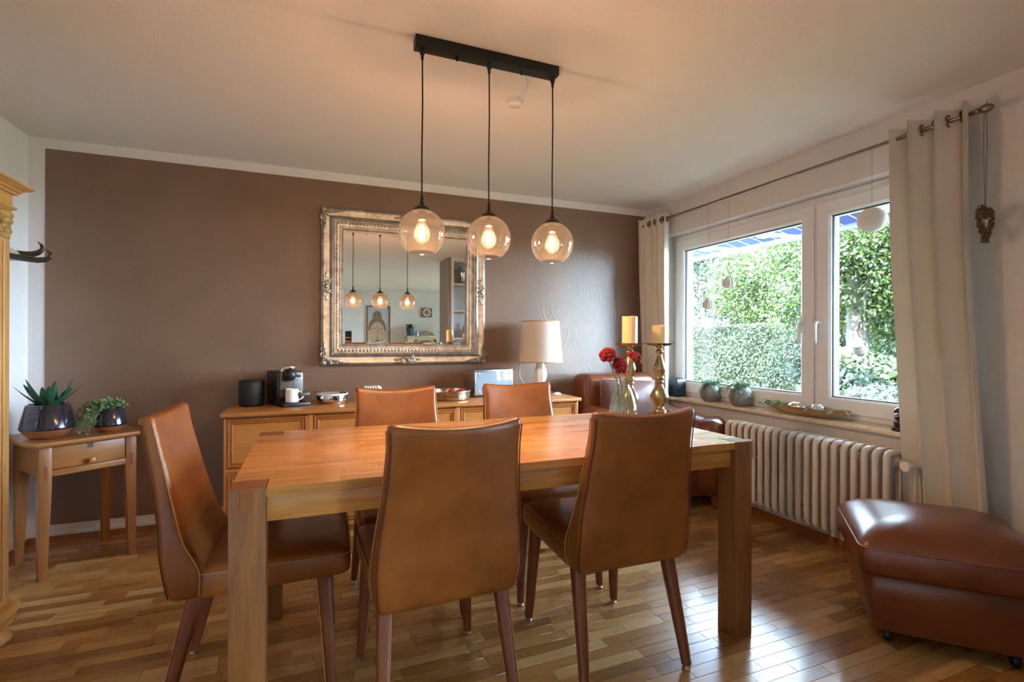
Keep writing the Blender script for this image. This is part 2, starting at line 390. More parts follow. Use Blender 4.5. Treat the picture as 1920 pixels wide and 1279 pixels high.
# ------------------------------------------------------------------ room shell
XL, XR, YB, YF, ZC = -1.52, 2.816, 3.71, -4.50, 2.355
struct('ceiling', B(XL-.2, 4.5, YF-.2, YB+.2, ZC, ZC+.2), M['ceiling'])
floor = struct('floor', B(XL-.2, 4.5, YF-.2, YB+.2, -.12, -.010), M['subfloor'])
wb = struct('wall_back', B(XL-.2, XR+.3, YB, YB+.2, -.1, ZC+.1), M['white_wall'])
part('painted_field', B(-1.442, 2.772, YB-.003, YB+.01, .100, 2.294), M['brown_wall'], wb, label='brown painted field with trowelled texture')
struct('wall_left', B(XL-.2, XL, YF-.2, YB+.2, -.1, ZC+.1), M['white_wall'])
OY0, OY1, OZ0, OZ1 = 1.38, 3.50, .695, 2.08
struct('wall_right', MB().box(XR, 3.12, OY1, YB+.2, -.1, ZC+.1).box(XR, 3.12, OY0, OY1, -.1, OZ0).box(XR, 3.12, OY0, OY1, OZ1, ZC+.1)
       .box(XR, 3.12, .07, OY0, -.1, ZC+.1), M['offwhite'])
struct('wall_rear_right', MB().box(XR, 4.5, .07, .23, -.1, ZC+.1).box(4.2, 4.5, -1.6, .23, -.1, ZC+.1).box(4.2, 4.5, -3.4, -1.6, 2.12, ZC+.1).box(4.2, 4.5, YF-.2, -3.4, -.1, ZC+.1), M['offwhite'])
struct('wall_behind', B(XL-.2, 4.5, YF-.2, YF, -.1, ZC+.1), M['white_wall'])
# baseboards : brown strip with a small white duct above it
struct('baseboard_back', MB().add([(XL,YB-.016,0),(XR,YB-.016,0),(XR,YB,0),(XL,YB,0),(XL,YB-.010,.036),(XR,YB-.010,.036),(XR,YB,.036),(XL,YB,.036)],
       [(0,3,2,1),(4,5,6,7),(0,1,5,4),(1,2,6,5),(2,3,7,6),(3,0,4,7)]), M['base_wood'])
struct('trim_1', B(XL, XR, YB-.009, YB, .036, .058), M['white_wall'], bevel=.003)
struct('baseboard_left', B(XL, XL+.014, 0, YB-.016, 0, .036), M['base_wood'], bevel=.003)
struct('trim_2', B(XL, XL+.009, 0, YB-.009, .036, .058), M['white_wall'], bevel=.003)
struct('baseboard_right', B(XR-.014, XR, .52, YB-.016, 0, .05), M['base_wood'], bevel=.003)

# parquet : the 300 staves that show largest are pieces of their own, the rest one field
def proj(x, y, z):
    d = Vector((x, y, z-1.18)); t = d.dot(CF)
    if t < .2: return None
    return 960+937.6*d.dot(CR)/t, 639.5-937.6*d.dot(CU)/t, t
rowsw = .054; staves = []; y = YF+.002
random.seed(3)
while y < YB-.02:
    x = XL - random.random()*.4
    while x < XR:
        L = random.choice((.18, .24, .30, .36, .42)); x0, x1 = max(x, XL+.002), min(x+L, XR-.002)
        if x1-x0 > .03: staves.append((x0, x1, y, min(y+rowsw, YB-.003)))
        x += L
    y += rowsw
def score(s):
    cx, cy = (s[0]+s[1])/2, (s[2]+s[3])/2; p = proj(cx, cy, 0)
    if p is None or not (-20 < p[0] < 1940 and p[1] < 1290): return 0
    if -.45 < cx < 1.83 and cy > 3.22: return 0
    if cx < -1.1 and cy < 2.5: return 0
    return (s[1]-s[0])*(s[3]-s[2])/p[2]**3
order = sorted(range(len(staves)), key=lambda i: -score(staves[i])); top300 = set(i for i in order[:300] if score(staves[i]) > 0)
rest = MB(); g = .0006; cache = {}
for i, (x0, x1, y0, y1) in enumerate(staves):
    if i in top300:
        hx, hy = round((x1-x0)/2-g, 4), round((y1-y0)/2-g, 4)
        if (hx, hy) not in cache: cache[(hx, hy)] = mesh('parquet_stave', B(-hx, hx, -hy, hy, -.011, 0), bevel=(.0006, 1))
        link('parquet_stave', cache[(hx, hy)], M['parquet_piece'], floor, ((x0+x1)/2, (y0+y1)/2, 0))
    else: rest.box(x0+g, x1-g, y0+g, y1-g, -.011, 0)
part('parquet_field', rest, M['parquet_rest'], floor, smooth=0, kind='stuff', label='oak strip parquet')

# ------------------------------------------------------------------ window over the radiator
def pl_x(x): return lambda a, b, h: (x-h, a, b)      # a=y b=z h toward the room
win = struct('window_1', MB().sweep([(0,-.05),(0,.02),(.004,.024),(.052,.024),(.056,.018),(.056,-.05)], (OY0, OY1, .728, 2.079), pl_x(2.945))
             .box(2.92, 2.99, 2.168, 2.205, .77, 2.04), M['upvc'])
part('lower_rail', B(2.925, 3.0, OY0, OY1, .695, .728), M['sill'], win)
part('window_sill', B(2.768, 2.94, 1.30, OY1+.10, .697, .72), M['sill'], win, bevel=.003, label='beige travertine sill')
def sash(y0, y1, hand):
    z0, z1 = .758, 2.036
    s = part('sash', MB().sweep([(0,-.04),(0,.028),(.006,.034),(.078,.034),(.090,.022),(.090,-.005),(.095,-.005),(.095,-.04)], (y0, y1, z0, z1), pl_x(2.935)), M['upvc'], win, smooth=25)
    part('gasket', MB().sweep([(.090,-.002),(.090,.012),(.096,.012),(.096,-.002)], (y0, y1, z0, z1), pl_x(2.935)), M['rubber'], s, smooth=0)
    part('glass_pane', B(2.945, 2.953, y0+.092, y1-.092, z0+.092, z1-.092), M['pane'], s, smooth=0)
    yh = hand
    part('handle', MB().box(2.889, 2.902, yh-.014, yh+.014, 1.235, 1.345).lathe([(.010,0),(.010,.035)], 12, (2.890,yh,1.30), axis='x').tube([(2.886,yh,1.300),(2.865,yh,1.300),(2.857,yh,1.290),(2.855,yh,1.27),(2.858,yh,1.18),(2.862,yh,1.172)], [.010,.010,.010,.010,.0085,.005], 10, sq=1.2), M['upvc'], s, bevel=None)
    return s
sash(2.186+.012, 3.462, 2.262); sash(1.418, 2.178, 2.150)
# glazed door added out of view behind the camera to let in fill light
w2 = struct('added_fill_door', MB().sweep([(0,-.05),(0,.02),(.06,.02),(.06,-.05)], (-3.4, -1.6, .0, 2.12), pl_x(4.3)).box(4.26, 4.34, -2.54, -2.46, .05, 2.07), M['upvc'])
part('glass_pane', B(4.298, 4.304, -2.46, -1.66, .06, 2.06), M['pane'], w2, smooth=0); part('glass_pane', B(4.298, 4.304, -3.34, -2.54, .06, 2.06), M['pane'], w2, smooth=0)
# ------------------------------------------------------------------ dining table
TX0, TX1, TY0, TY1, TZ = -.206, 1.646, 1.508, 2.419, .781
tab = thing('dining_table', 'long solid oak dining table with square corner legs', 'table', ((TX0+TX1)/2, (TY0+TY1)/2, 0))
rw = (TY1-TY0)/20; LG = rw*2
core = part('tabletop', MB().box(TX0+LG, TX1-LG, TY0+.001, TY1-.001, TZ-.027, TZ-.006).box(TX0+.001, TX0+LG, TY0+LG+.002, TY1-LG-.002, TZ-.027, TZ-.006).box(TX1-LG, TX1-.001, TY0+LG+.002, TY1-LG-.002, TZ-.027, TZ-.006), M['oak_x'], tab)
random.seed(21)
for r in range(20):
    ya, yb = TY0+r*rw, TY0+(r+1)*rw; inner = 2 <= r < 18
    xa, xe = (TX0, TX1) if inner else (TX0+LG+.0012, TX1-LG-.0012)
    first = True
    while xa < xe-.001:
        L = random.choice((.22, .30, .38, .46, .55)) * (random.uniform(.4, 1) if first else 1); first = False
        xb = min(xa+L, xe)
        if xe-xb < .09: xb = xe
        o = link('stave', mesh('stave', B(-(xb-xa)/2+.0002, (xb-xa)/2-.0002, -rw/2+.0002, rw/2-.0002, -.027 if r in (0, 19) else -.012, 0), bevel=(.0007, 1)), M['oak_x'], core,
                 (Vector(((xa+xb)/2, (ya+yb)/2, TZ)) - ORG[tab.name]))
        xa = xb
for (lx, ly) in ((TX0, TY0), (TX1-LG, TY0), (TX0, TY1-LG), (TX1-LG, TY1-LG)):
    lg = part('leg', B(lx+.0008, lx+LG-.0008, ly+.0008, ly+LG-.0008, 0, TZ-.0005), M['oak_z'], tab, bevel=.002)
    fy = ly if ly == TY0 else ly+LG
    part('tenon', B(lx+LG*.32, lx+LG*.64, fy-.0006, fy+.0006, TZ-.062, TZ-.001), M['oak_end'], lg, smooth=0, label='darker through tenon')
    part('end_grain', B(lx+.003, lx+LG-.003, ly+.003, ly+LG-.003, TZ-.004, TZ+.0002), M['oak_end'], lg, smooth=0, label='darker end grain')
ap0, ap1 = TZ-.100, TZ-.028
for nm, bx_, mt in (('apron', (TX0+LG, TX1-LG, TY0+.022, TY0+.046, ap0, ap1), 'oak_x'), ('apron', (TX0+LG, TX1-LG, TY1-.046, TY1-.022, ap0, ap1), 'oak_x'),
               ('apron', (TX0+.022, TX0+.046, TY0+LG, TY1-LG, ap0, ap1), 'oak_y'), ('apron', (TX1-.046, TX1-.022, TY0+LG, TY1-LG, ap0, ap1), 'oak_y')):
    part(nm, B(*bx_), M[mt], tab, bevel=.0015)

# ------------------------------------------------------------------ dining chairs (built facing +y, origin on the floor)
def lerp(a, b, t): return a+(b-a)*t
def interp(tb, z):
    if z <= tb[0][0]: return tb[0][1]
    n = len(tb)
    sl = lambda i: (tb[min(n-1, i+1)][1]-tb[max(0, i-1)][1])/(tb[min(n-1, i+1)][0]-tb[max(0, i-1)][0])
    for i in range(n-1):
        (z0, v0), (z1, v1) = tb[i], tb[i+1]
        if z <= z1:
            h = z1-z0; t = (z-z0)/h; a, b = sl(i)*h, sl(i+1)*h
            return v0*(2*t**3-3*t*t+1)+a*(t**3-2*t*t+t)+v1*(3*t*t-2*t**3)+b*(t**3-t*t)
    return tb[-1][1]
HW = [(.392,.214),(.425,.225),(.50,.228),(.58,.225),(.68,.214),(.80,.203),(.88,.199),(.94,.202),(.948,.200)]
YR = [(.392,-.224),(.50,-.242),(.62,-.258),(.75,-.286),(.86,-.314),(.948,-.334)]       # rear skin
YT = [(.392,.092),(.48,.110),(.58,.075),(.70,.058),(.85,.050),(.948,.046)]             # thickness
def chair_proto():
    c = thing('dining_chair', 'x', 'chair')
    rings = []; zs = [.390+.558*i/26 for i in range(27)]
    def ring(z, shrink=0.0, n=7, dz=0):
        hw = interp(HW, z)-shrink; yr = interp(YR, z)+shrink*.9; th = max(interp(YT, z)-2*shrink*.9, .004)
        pts = rrect(hw, th/2, min(.024, th*.49), n, 0, yr+th/2); out = []
        # extra points along the long sides so the back can bow
        dense = []
        for i, p in enumerate(pts):
            q = pts[(i+1) % len(pts)]; dense.append(p)
            if abs(p[0]-q[0]) > .1:
                for k in range(1, 12): dense.append((lerp(p[0], q[0], k/12), lerp(p[1], q[1], k/12)))
        for (x, y) in dense:
            u = x/hw; kz = max(0, (z-.55)/.4)
            out.append((x, y + .030*u*u*kz, z + dz + .016*(u*u-1)*max(0, (z-.80)/.148)))
        return out
    r0 = [ring(.395, .02), ring(.391, .010), ring(.394, .003)]
    rings = r0 + [ring(z) for z in zs[1:-1]] + [ring(.943, .0015), ring(.947, .006), ring(.948, .013, dz=.001), ring(.948, .021, dz=.001)]
    back = part('backrest', MB().loft(rings), M['leather'], c, True, smooth=60)
    # seams: piping along the rear edges and over the top
    def edge_pts(front):
        out = []
        for z in [.402+.528*i/20 for i in range(21)]:
            hw = interp(HW, z); yr = interp(YR, z); th = interp(YT, z); kz = max(0, (z-.55)/.4)
            out.append((hw-.006, (yr+th-.010 if front else yr+.004)+.030*kz*((hw-.006)/hw)**2, z + (.016*((.97)**2-1))*max(0, (z-.8)/.148)))
        return out
    for fr in (True, False):
        e = edge_pts(fr); off = .0058 if fr else .003
        for sx in (1, -1):
            part('seam', MB().tube([(sx*(p[0]+off), p[1], p[2]) for p in e], .0022, 6), M['thread'] if fr else M['seam'], back, True)
    # seat cushion, slightly crowned, wedge-shaped in side view
    def sring(hx, y0, y1, r, z, sh=0, tilt=0):
        return [(x, y, z + tilt*(y-.0)) for x, y in rrect(hx-sh, (y1-y0)/2-sh, r, 7, 0, (y0+y1)/2)]
    S = lambda z, sh=0, t=0: sring(.222, -.160, .300, .035, z, sh, t)
    seat = part('seat', MB().loft([S(.398, .020, .03), S(.395, .008, .03), S(.400, .002, .03), S(.425, .000, .02), S(.455, .000, .012), S(.472, .004, .01), S(.482, .014, .008), S(.488, .035, .006), S(.492, .075, .004), S(.494, .12)]), M['leather'], c, True, smooth=60)
    part('seam', MB().tube([(p[0]*1.004, p[1]*1.004, p[2]) for p in S(.468, -.0005, .011)], .0016, 6, closed=True), M['thread'], seat, True)
    for sx in (-1, 1):
        for (yt, yb, zt) in ((-.150, -.245, .41), (.215, .240, .41)):
            xt, xb = sx*.185, sx*.207
            rg = [[(lerp(xt, xb, t)+px, lerp(yt, yb, t)+py, lerp(zt, .018, t)) for px, py in rrect(lerp(.024, .0155, t), lerp(.024, .0155, t), .012, 4)] for t in (0, .33, .66, 1)]
            l = part('leg', MB().loft(rg), M['leather_leg'], c, True, smooth=60)
            part('foot_glide', MB().lathe([(.010,0),(.014,.002),(.014,.008),(.012,.010),(.012,.019)], 14, (xb, yb, 0)), M['chrome'], l, True)
            part('leg_seam', MB().tube([(lerp(xt, xb, t)+sx*.2*0+lerp(.024,.0158,t)*.72, lerp(yt, yb, t)-lerp(.024,.0158,t)*.99, lerp(zt, .02, t)) for t in (0, .5, 1)], .0012, 5), M['thread'], l, True)
    return c
ch = chair_proto()
spots = [(0.385, 1.690, 0.03, 'cognac leather dining chair at near table edge, left of the pair seen from behind'),
         (1.055, 1.690, -.02, 'cognac leather dining chair seen from behind, in front of vase and candles'),
         (0.400, 2.300, PI, 'orange-lit leather dining chair facing us across table, beside the chrome appliance'),
         (1.070, 2.300, PI+.02, 'orange-lit leather dining chair facing us across table, below the table lamp'),
         (-.170, 1.980, -PI/2-.03, 'cognac leather dining chair at left end of table, seen from its side')]
for i, (x, y, a, lb) in enumerate(spots):
    o = ch if i == 0 else copy_tree(ch)
    o.location = (x, y, 0); o.rotation_euler = (0, 0, a); o['label'] = lb; o['group'] = 'leather chairs around the dining table'

# ------------------------------------------------------------------ sideboard
sb = thing('sideboard', 'long waxed pine sideboard with panelled fronts against brown wall', 'sideboard', (.675, 3.46, 0))
SX0, SX1, SY0 = -.462, 1.812, 3.222
part('body', MB().box(SX0, SX1, SY0+.012, 3.700, .05, .745).box(SX0+.03, SX1-.03, SY0+.05, 3.69, 0, .05), M['pine_z'], sb)
part('worktop', B(-.478, 1.828, 3.196, 3.704, .745, .769), M['pine_x'], sb, bevel=(.005, 3))
cw = (SX1-SX0)/5
for k in range(6):
    x = SX0+k*cw; part('stile', B(max(SX0, x-.016), min(SX1, x+.016), SY0, SY0+.02, .05, .742), M['pine_z'], sb, bevel=.002)
part('rail', B(SX0, SX1, SY0+.002, SY0+.02, .428, .450), M['pine_x'], sb); part('rail', B(SX0, SX1, SY0+.002, SY0+.02, .05, .075), M['pine_x'], sb)
def front_panel(nm, x0, x1, z0, z1):
    fp = part(nm, B(x0+.030, x1-.030, SY0+.004, SY0+.018, z0+.030, z1-.030), M['pine_x'], sb)
    part('moulding', MB().sweep([(0,-.012),(0,.004),(.004,.007),(.012,.007),(.016,.002),(.020,.002),(.024,.006),(.030,.003),(.034,-.004),(.034,-.012)], (x0, x1, z0, z1), lambda a, b, h: (a, SY0+.004-h, b)), M['pine_dark'], fp, smooth=25)
for k in range(5):
    x0, x1 = SX0+k*cw+.017, SX0+(k+1)*cw-.017
    front_panel('drawer_front', x0, x1, .454, .732); front_panel('door', x0, x1, .079, .424)

# ------------------------------------------------------------------ corner console table (stands across the corner)
ct = thing('console_table', 'small old pine side table standing across the corner', 'side table', (-1.176, 3.375, 0), .637)
ZT = .680
tp = [[(x, y, z) for x, y in rrect(.250-sh, .224-sh, .03, 5)] for z, sh in ((ZT-.026, .012), (ZT-.020, .004), (ZT-.010, 0), (ZT-.004, .001), (ZT, .005))]
part('tabletop', MB().loft(tp), M['oldpine_x'], ct, True)
for sx in (-1, 1):
    for sy in (-1, 1):
        rg = []
        for z, hw in ((0, .016), (.45, .025), (ZT-.027, .025)):
            cx = sx*(.204-hw); cy = sy*(.188-hw); rg.append([(cx+px, cy+py, z) for px, py in ((hw,hw),(-hw,hw),(-hw,-hw),(hw,-hw))])
        lg = part('leg', MB().loft(rg), M['oldpine_z'], ct, True, bevel=.002)
        if sy < 0: part('tenon', B(sx*.179-.007, sx*.179+.007, -.1888, -.187, .50, .56), M['oak_end'], lg, True, smooth=0)
ZA = .505
for sx in (-1, 1): part('side_panel', B(min(sx*.196, sx*.180), max(sx*.196, sx*.180), -.140, .140, ZA, ZT-.026), M['oldpine_x'], ct, True)
part('back_panel', B(-.156, .156, .170, .184, ZA, ZT-.026), M['oldpine_x'], ct, True)
part('lower_rail', B(-.156, .156, -.186, -.150, ZA, ZA+.030), M['oldpine_x'], ct, True, bevel=.001)
dr = part('drawer', B(-.152, .152, -.182, -.02, ZA+.033, ZT-.032), M['oldpine_x'], ct, True, bevel=.002)
part('knob', MB().lathe([(.006,0),(.006,-.010),(.012,-.016),(.015,-.023),(.012,-.030),(.004,-.033)], 18, (0, -.182, ZA+.055), axis='y'), M['pine_x'], dr, True, label='small turned pine knob')
part('keyhole_plate', MB().box(-.012, .012, -.184, -.181, ZT-.058, ZT-.030).box(-.003, .003, -.1848, -.183, ZT-.050, ZT-.038), M['greyline'], dr, True)
# ------------------------------------------------------------------ pine wardrobe on the left wall
wx, wy, wy0 = -1.110, 2.566, 1.36
wd = thing('wardrobe', 'antique pine wardrobe with carved corner corbel at left edge', 'wardrobe', (-1.31, 1.96, 0))
part('body', B(XL+.006, wx-.004, wy0, wy-.004, .12, 1.70), M['ward_z'], wd)
def around(prof, mt, nm, bev=None):
    mb = MB(); rings = []
    for kind in range(3):
        ring = []
        for o, z in prof:
            ring.append(((wx+o, wy0, z), (wx+o, wy+o, z), (XL+.006, wy+o, z))[kind])
        ring += [((wx-.03, wy0, prof[-1][1]), (wx-.03, wy-.03, prof[-1][1]), (XL+.006, wy-.03, prof[-1][1]))[kind], ((wx-.03, wy0, prof[0][1]), (wx-.03, wy-.03, prof[0][1]), (XL+.006, wy-.03, prof[0][1]))[kind]]
        rings.append(ring)
    mb.loft(rings); return part(nm, mb, mt, wd, bevel=bev, smooth=25)
around([(.008,1.690),(.019,1.698),(.017,1.706),(.008,1.710),(.008,1.752),(.021,1.754),(.021,1.762),(.030,1.766),(.031,1.772),(.040,1.775),(.050,1.782),(.058,1.786),(.058,1.792),(.050,1.796)], M['ward_y'], 'cornice')
part('cornice_top', B(XL+.006, wx+.045, wy0, wy+.045, 1.792, 1.7955), M['ward_y'], wd, smooth=0)
pil = part('pilaster', MB().box(wx-.004, wx+.004, 2.452, wy, .15, 1.60).box(wx+.003, wx+.009, 2.458, 2.472, .17, 1.56).box(wx+.003, wx+.009, 2.482, 2.500, .17, 1.56).box(wx+.003, wx+.009, 2.512, 2.528, .17, 1.56), M['ward_z'], wd, bevel=.003)
part('door', MB().box(wx-.004, wx+.0, 1.46, 2.444, .17, 1.66).sweep([(0,0),(0,.012),(.06,.012),(.075,.003),(.075,0)], (1.46, 2.444, .17, 1.66), lambda a, b, h: (wx+h, a, b)), M['ward_z'], wd, smooth=25)
cb = MB()      # carved corbel: scroll, leaf and drop
cb.box(wx-.002, wx+.006, 2.462, wy-.002, 1.575, 1.690)
for (dy, z, ry, rz, rx) in ((2.526, 1.668, .050, .020, .016), (2.540, 1.645, .034, .016, .014), (2.528, 1.622, .030, .014, .012), (2.544, 1.605, .026, .013, .010), (2.524, 1.588, .040, .011, .006)):
    cb.ball((wx+.006, dy, z), (rx, ry, rz), 14, 8)
for s in (-1, 1):
    cb.tube([(wx+.012, 2.508+s*.035*math.cos(t)*(1-t/7), 1.640+.035*math.sin(t)*(1-t/7)) for t in [k*.35 for k in range(16)]], [.006*(1-k/22) for k in range(16)], 7)
part('corbel', cb, M['carve'], wd, label='carved scroll corbel')
around([(.012,.150),(.026,.146),(.026,.108),(.020,.098),(.010,.062)][::-1], M['ward_y'], 'plinth')
part('bun_foot', MB().lathe([(.020,0),(.040,.004),(.058,.018),(.064,.034),(.056,.050),(.034,.060),(.030,.066)], 28, (wx-.028, wy-.052, 0)), M['ward_z'], wd, smooth=60)
part('bun_foot', MB().lathe([(.020,0),(.040,.004),(.058,.018),(.064,.034),(.056,.050),(.034,.060),(.030,.066)], 28, (wx-.028, wy0+.08, 0)), M['ward_z'], wd, smooth=60)
# ------------------------------------------------------------------ horn trophy
hn = thing('horn_trophy', 'pair of dark curved horns on pale skull mounted on white wall', 'horns', (-1.515, 3.40, 1.60))
sk = [[(-1.515+t*.095, 3.385+ (r)*math.cos(a)*1.0, 1.645 - .03*t + r*.75*math.sin(a)) for a in [2*PI*k/14 for k in range(14)]] for t, r in ((0,.040),(.25,.052),(.55,.050),(.85,.036),(1,.014))]
part('skull', MB().loft(sk), M['bone'], hn, smooth=60)
H1 = [(-1.478,3.415,1.638),(-1.44,3.42,1.636),(-1.405,3.42,1.634),(-1.38,3.42,1.637),(-1.358,3.42,1.646),(-1.341,3.42,1.664),(-1.344,3.42,1.687),(-1.361,3.42,1.706)]
H2 = [(-1.470,3.35,1.618),(-1.41,3.31,1.604),(-1.36,3.30,1.596),(-1.315,3.30,1.591),(-1.282,3.30,1.595),(-1.261,3.30,1.610),(-1.262,3.30,1.631),(-1.280,3.30,1.649)]
for h in (H1, H2): part('horn', MB().tube(h, [.017,.0165,.016,.015,.014,.011,.007,.0015], 12), M['horn'], hn, smooth=60)

# ------------------------------------------------------------------ plants on the console table
def leaf_blade(base, az, el, length, width, curl=.3, n=8, thick=.006):
    rings = []; p = Vector(base); d = Vector((math.cos(az)*math.cos(el), math.sin(az)*math.cos(el), math.sin(el))); side = Vector((-math.sin(az), math.cos(az), 0))
    for i in range(n+1):
        t = i/n; e = el + curl*t; dd = Vector((math.cos(az)*math.cos(e), math.sin(az)*math.cos(e), math.sin(e))); up = side.cross(dd)*-1
        wd_ = width*(1-t)**.75*(1+.6*t)*.5+.0006; th = thick*(1-t)+.0006
        rings.append([p+side*wd_+up*th*.9, p+up*-th*.2+side*wd_*.5, p+up*-th, p-side*wd_*.5-up*th*.2, p-side*wd_+up*th*.9, p+up*th*.1])
        p = p + dd*(length/n)
    return MB().loft(rings)
def planter(name, label, c, R, hh, neck):
    p = thing(name, label, 'potted plant', c)
    zb = hh*.30
    part('pot', MB().lathe([(R-.004, zb-.006), (R, zb), (R*.99, zb+.006), (neck+.004, hh-.006), (neck, hh), (neck-.006, hh), (neck-.010, hh-.012), (R*.85, zb+.01), (.001, zb+.004)], 48), M['pot_glaze'], p, True, smooth=50)
    part('copper_base', MB().lathe([(.001, .002), (R*.60, 0), (R*.66, .004), (R*.86, zb*.55), (R-.003, zb-.003), (R-.006, zb+.001), (.001, zb+.001)], 48), M['copper'], p, True, smooth=50, label='plain copper coloured base')
    part('soil', MB().lathe([(.001, hh-.022), (neck-.011, hh-.02), (neck-.012, hh-.018), (.001, hh-.010)], 24), M['soil'], p, True)
    return p
random.seed(5)
ap = planter('aloe_planter', 'larger dark embossed planter with spiky green aloe on corner table', (-1.258, 3.272, ZT), .112, .172, .084)
for i in range(14):
    ring_ = 0 if i < 8 else 1; az = i*2.399+.3; el = (.62 if ring_ == 0 else 1.05)+random.uniform(-.08, .1)
    part('leaf', leaf_blade((math.cos(az)*.028, math.sin(az)*.028, .165), az, el, random.uniform(.125, .155), .048, .20), M['aloe'], ap, True, smooth=50)
fp_ = planter('trailing_planter', 'smaller dark embossed planter with trailing fern on corner table', (-1.030, 3.372, ZT), .080, .128, .063)
def trail(mb_s, mb_l, base, az, reach, drop, rise, nl, lsize, seed):
    rnd = random.Random(seed); pts = []; n = 12
    for i in range(n+1):
        t = i/n; r = reach*(t**.8); z = rise*math.sin(min(1, t*2.0)*PI/2) - drop*max(0, t-.22)**1.5
        pts.append(Vector((base[0]+math.cos(az+.3*t)*r, base[1]+math.sin(az+.3*t)*r, base[2]+z)))
    mb_s.tube(pts, .0012, 4)
    for k in range(nl):
        t = rnd.uniform(.1, 1)*n; i = min(int(t), n-1); p = pts[i].lerp(pts[i+1], t-i)
        d = Vector((rnd.uniform(-1,1), rnd.uniform(-1,1), rnd.uniform(-.3,1))).normalized(); s = d.orthogonal().normalized()*lsize*.16; q = p+d*lsize*rnd.uniform(.6,1.2); m = (p+q)/2
        mb_l.add([p, m+s, q, m-s], [(0,1,2,3)])
ms, ml = MB(), MB()
for k in range(34):
    left = k % 2 == 0; az = (3.5+random.uniform(-.5,.5)) if left else random.uniform(0, 6.28)
    trail(ms, ml, (random.uniform(-.03,.03), random.uniform(-.03,.03), .125), az, random.uniform(.11,.16) if left else random.uniform(.05,.09), random.uniform(.12,.24) if left else .03, random.uniform(.02,.05), 34, .022, k)
part('stems', ms, M['stem'], fp_, True); part('foliage', ml, M['trail'], fp_, True, smooth=0, kind='stuff')

# ------------------------------------------------------------------ things on the sideboard
ZS = .769
cn = thing('canister_speaker', 'round black mesh loudspeaker at left end of sideboard', 'speaker', (-.352, 3.54, ZS))
part('body', MB().lathe([(.062,0),(.070,.004),(.074,.012),(.074,.150),(.071,.155),(.060,.157),(.001,.155)], 40), M['mesh_black'], cn, True, smooth=50)
part('top_ring', MB().lathe([(.066,.154),(.072,.156),(.072,.160),(.066,.160)], 40, closed=True), M['black'], cn, True)
cm = thing('coffee_machine', 'black and grey capsule coffee machine with round lever head', 'coffee machine', (-.150, 3.530, ZS), .38)
part('body', B(-.080, .080, -.06, .13, .020, .215), M['black'], cm, True, bevel=(.006, 3))
fr_ = part('front_panel', MB().box(-.064, .079, -.066, -.058, .055, .208), M['anthracite'], cm, True, bevel=.003)
part('panel_seam', MB().box(-.064, .079, -.0668, -.065, .158, .160).box(.020, .0215, -.0668, -.065, .055, .206), M['black'], fr_, True, smooth=0)
part('display', B(.040, .066, -.0685, -.064, .176, .192), M['black'], fr_, True, bevel=.002)
part('lever_head', MB().ball((-.012, -.085, .196), (.040, .042, .042), 24, 16), M['black'], cm, True, smooth=60)
part('lever', MB().tube([(-.048, -.055, .214), (-.035, -.07, .236), (-.01, -.085, .240), (.014, -.08, .238), (.028, -.05, .226)], [.008,.010,.011,.010,.006], 10, sq=1.6), M['chrome'], cm, True, smooth=60)
part('drip_tray', B(-.078, .090, -.165, -.06, 0, .024), M['black'], cm, True, bevel=(.004, 2)); part('base', B(-.08, .08, -.06, .13, 0, .022), M['black'], cm, True, bevel=.003)
part('cup_shelf', B(.020, .094, -.150, -.06, .058, .086), M['anthracite'], cm, True, bevel=(.010, 3))
def mugm(c, mats):
    m = thing('mug', 'white mug standing on coffee machine drip tray', 'mug', c)
    part('cup', MB().lathe([(.001,.002),(.034,0),(.039,.004),(.0385,.082),(.0365,.084),(.0345,.081),(.034,.008),(.001,.006)], 32), M['porcelain'], m, True, smooth=50)
    part('handle', MB().tube([(.036+.028*math.sin(t), -.004-.006*math.sin(t), .042+.026*math.cos(t)) for t in [PI*k/10 for k in range(11)]], .0055, 8), M['porcelain'], m, True)
mugm((-.115, 3.425, ZS+.024), None)
hp = thing('crepe_maker', 'low round chrome appliance with white rim on sideboard', 'appliance', (.125, 3.50, ZS))
part('foot', MB().lathe([(.080,0),(.080,.012),(.070,.014)], 32), M['base_wood'], hp, True)
part('body', MB().lathe([(.088,.014),(.094,.016),(.100,.056),(.098,.060),(.084,.060)], 40), M['chrome'], hp, True, smooth=50)
part('rim', MB().lathe([(.100,.058),(.101,.064),(.094,.068),(.070,.066),(.001,.064)], 40), M['porcelain'], hp, True, smooth=50)
part('badge', MB().lathe([(.001,-.004),(.012,-.004),(.013,.002)], 20, (.02, -.099, .036), axis='y'), M['black'], hp, True)
part('lid_handle', B(.045, .085, -.06, -.02, .066, .074), M['black'], hp, True, bevel=.003)
for k in range(6):
    cu = thing('espresso_cup', ('leftmost', 'second from left', 'third from left', 'third from right', 'second from right', 'rightmost')[k] + ' white cup of the row lying in the rack', 'cup', (.330+k*.017, 3.52+.0*k, ZS+.062), 0, 'white cups lying in a rack')
    part('bowl', MB().lathe([(.044, 0), (.046, .002), (.036, .026), (.020, .034), (.001, .034), (.001, .030), (.018, .030), (.033, .022), (.042, .002)], 28, (0,0,0), axis='x'), M['porcelain'], cu, True, smooth=50)
    part('rim_line', MB().lathe([(.0455,-.0005),(.0465,.001),(.0455,.003),(.0445,.001)], 28, closed=True, axis='x'), M['greyline'], cu, True)
solo('cup_rack', MB().tube([(.300,3.505,ZS+.004),(.300,3.505,ZS+.018),(.48,3.505,ZS+.018),(.48,3.505,ZS+.004)], .003, 6).tube([(.300,3.535,ZS+.004),(.300,3.535,ZS+.018),(.48,3.535,ZS+.018),(.48,3.535,ZS+.004)], .003, 6).box(.296,.484,3.50,3.54,ZS,ZS+.004), M['steel'], 'low wire rack holding white cups on sideboard', 'rack', (.39, 3.52, ZS))
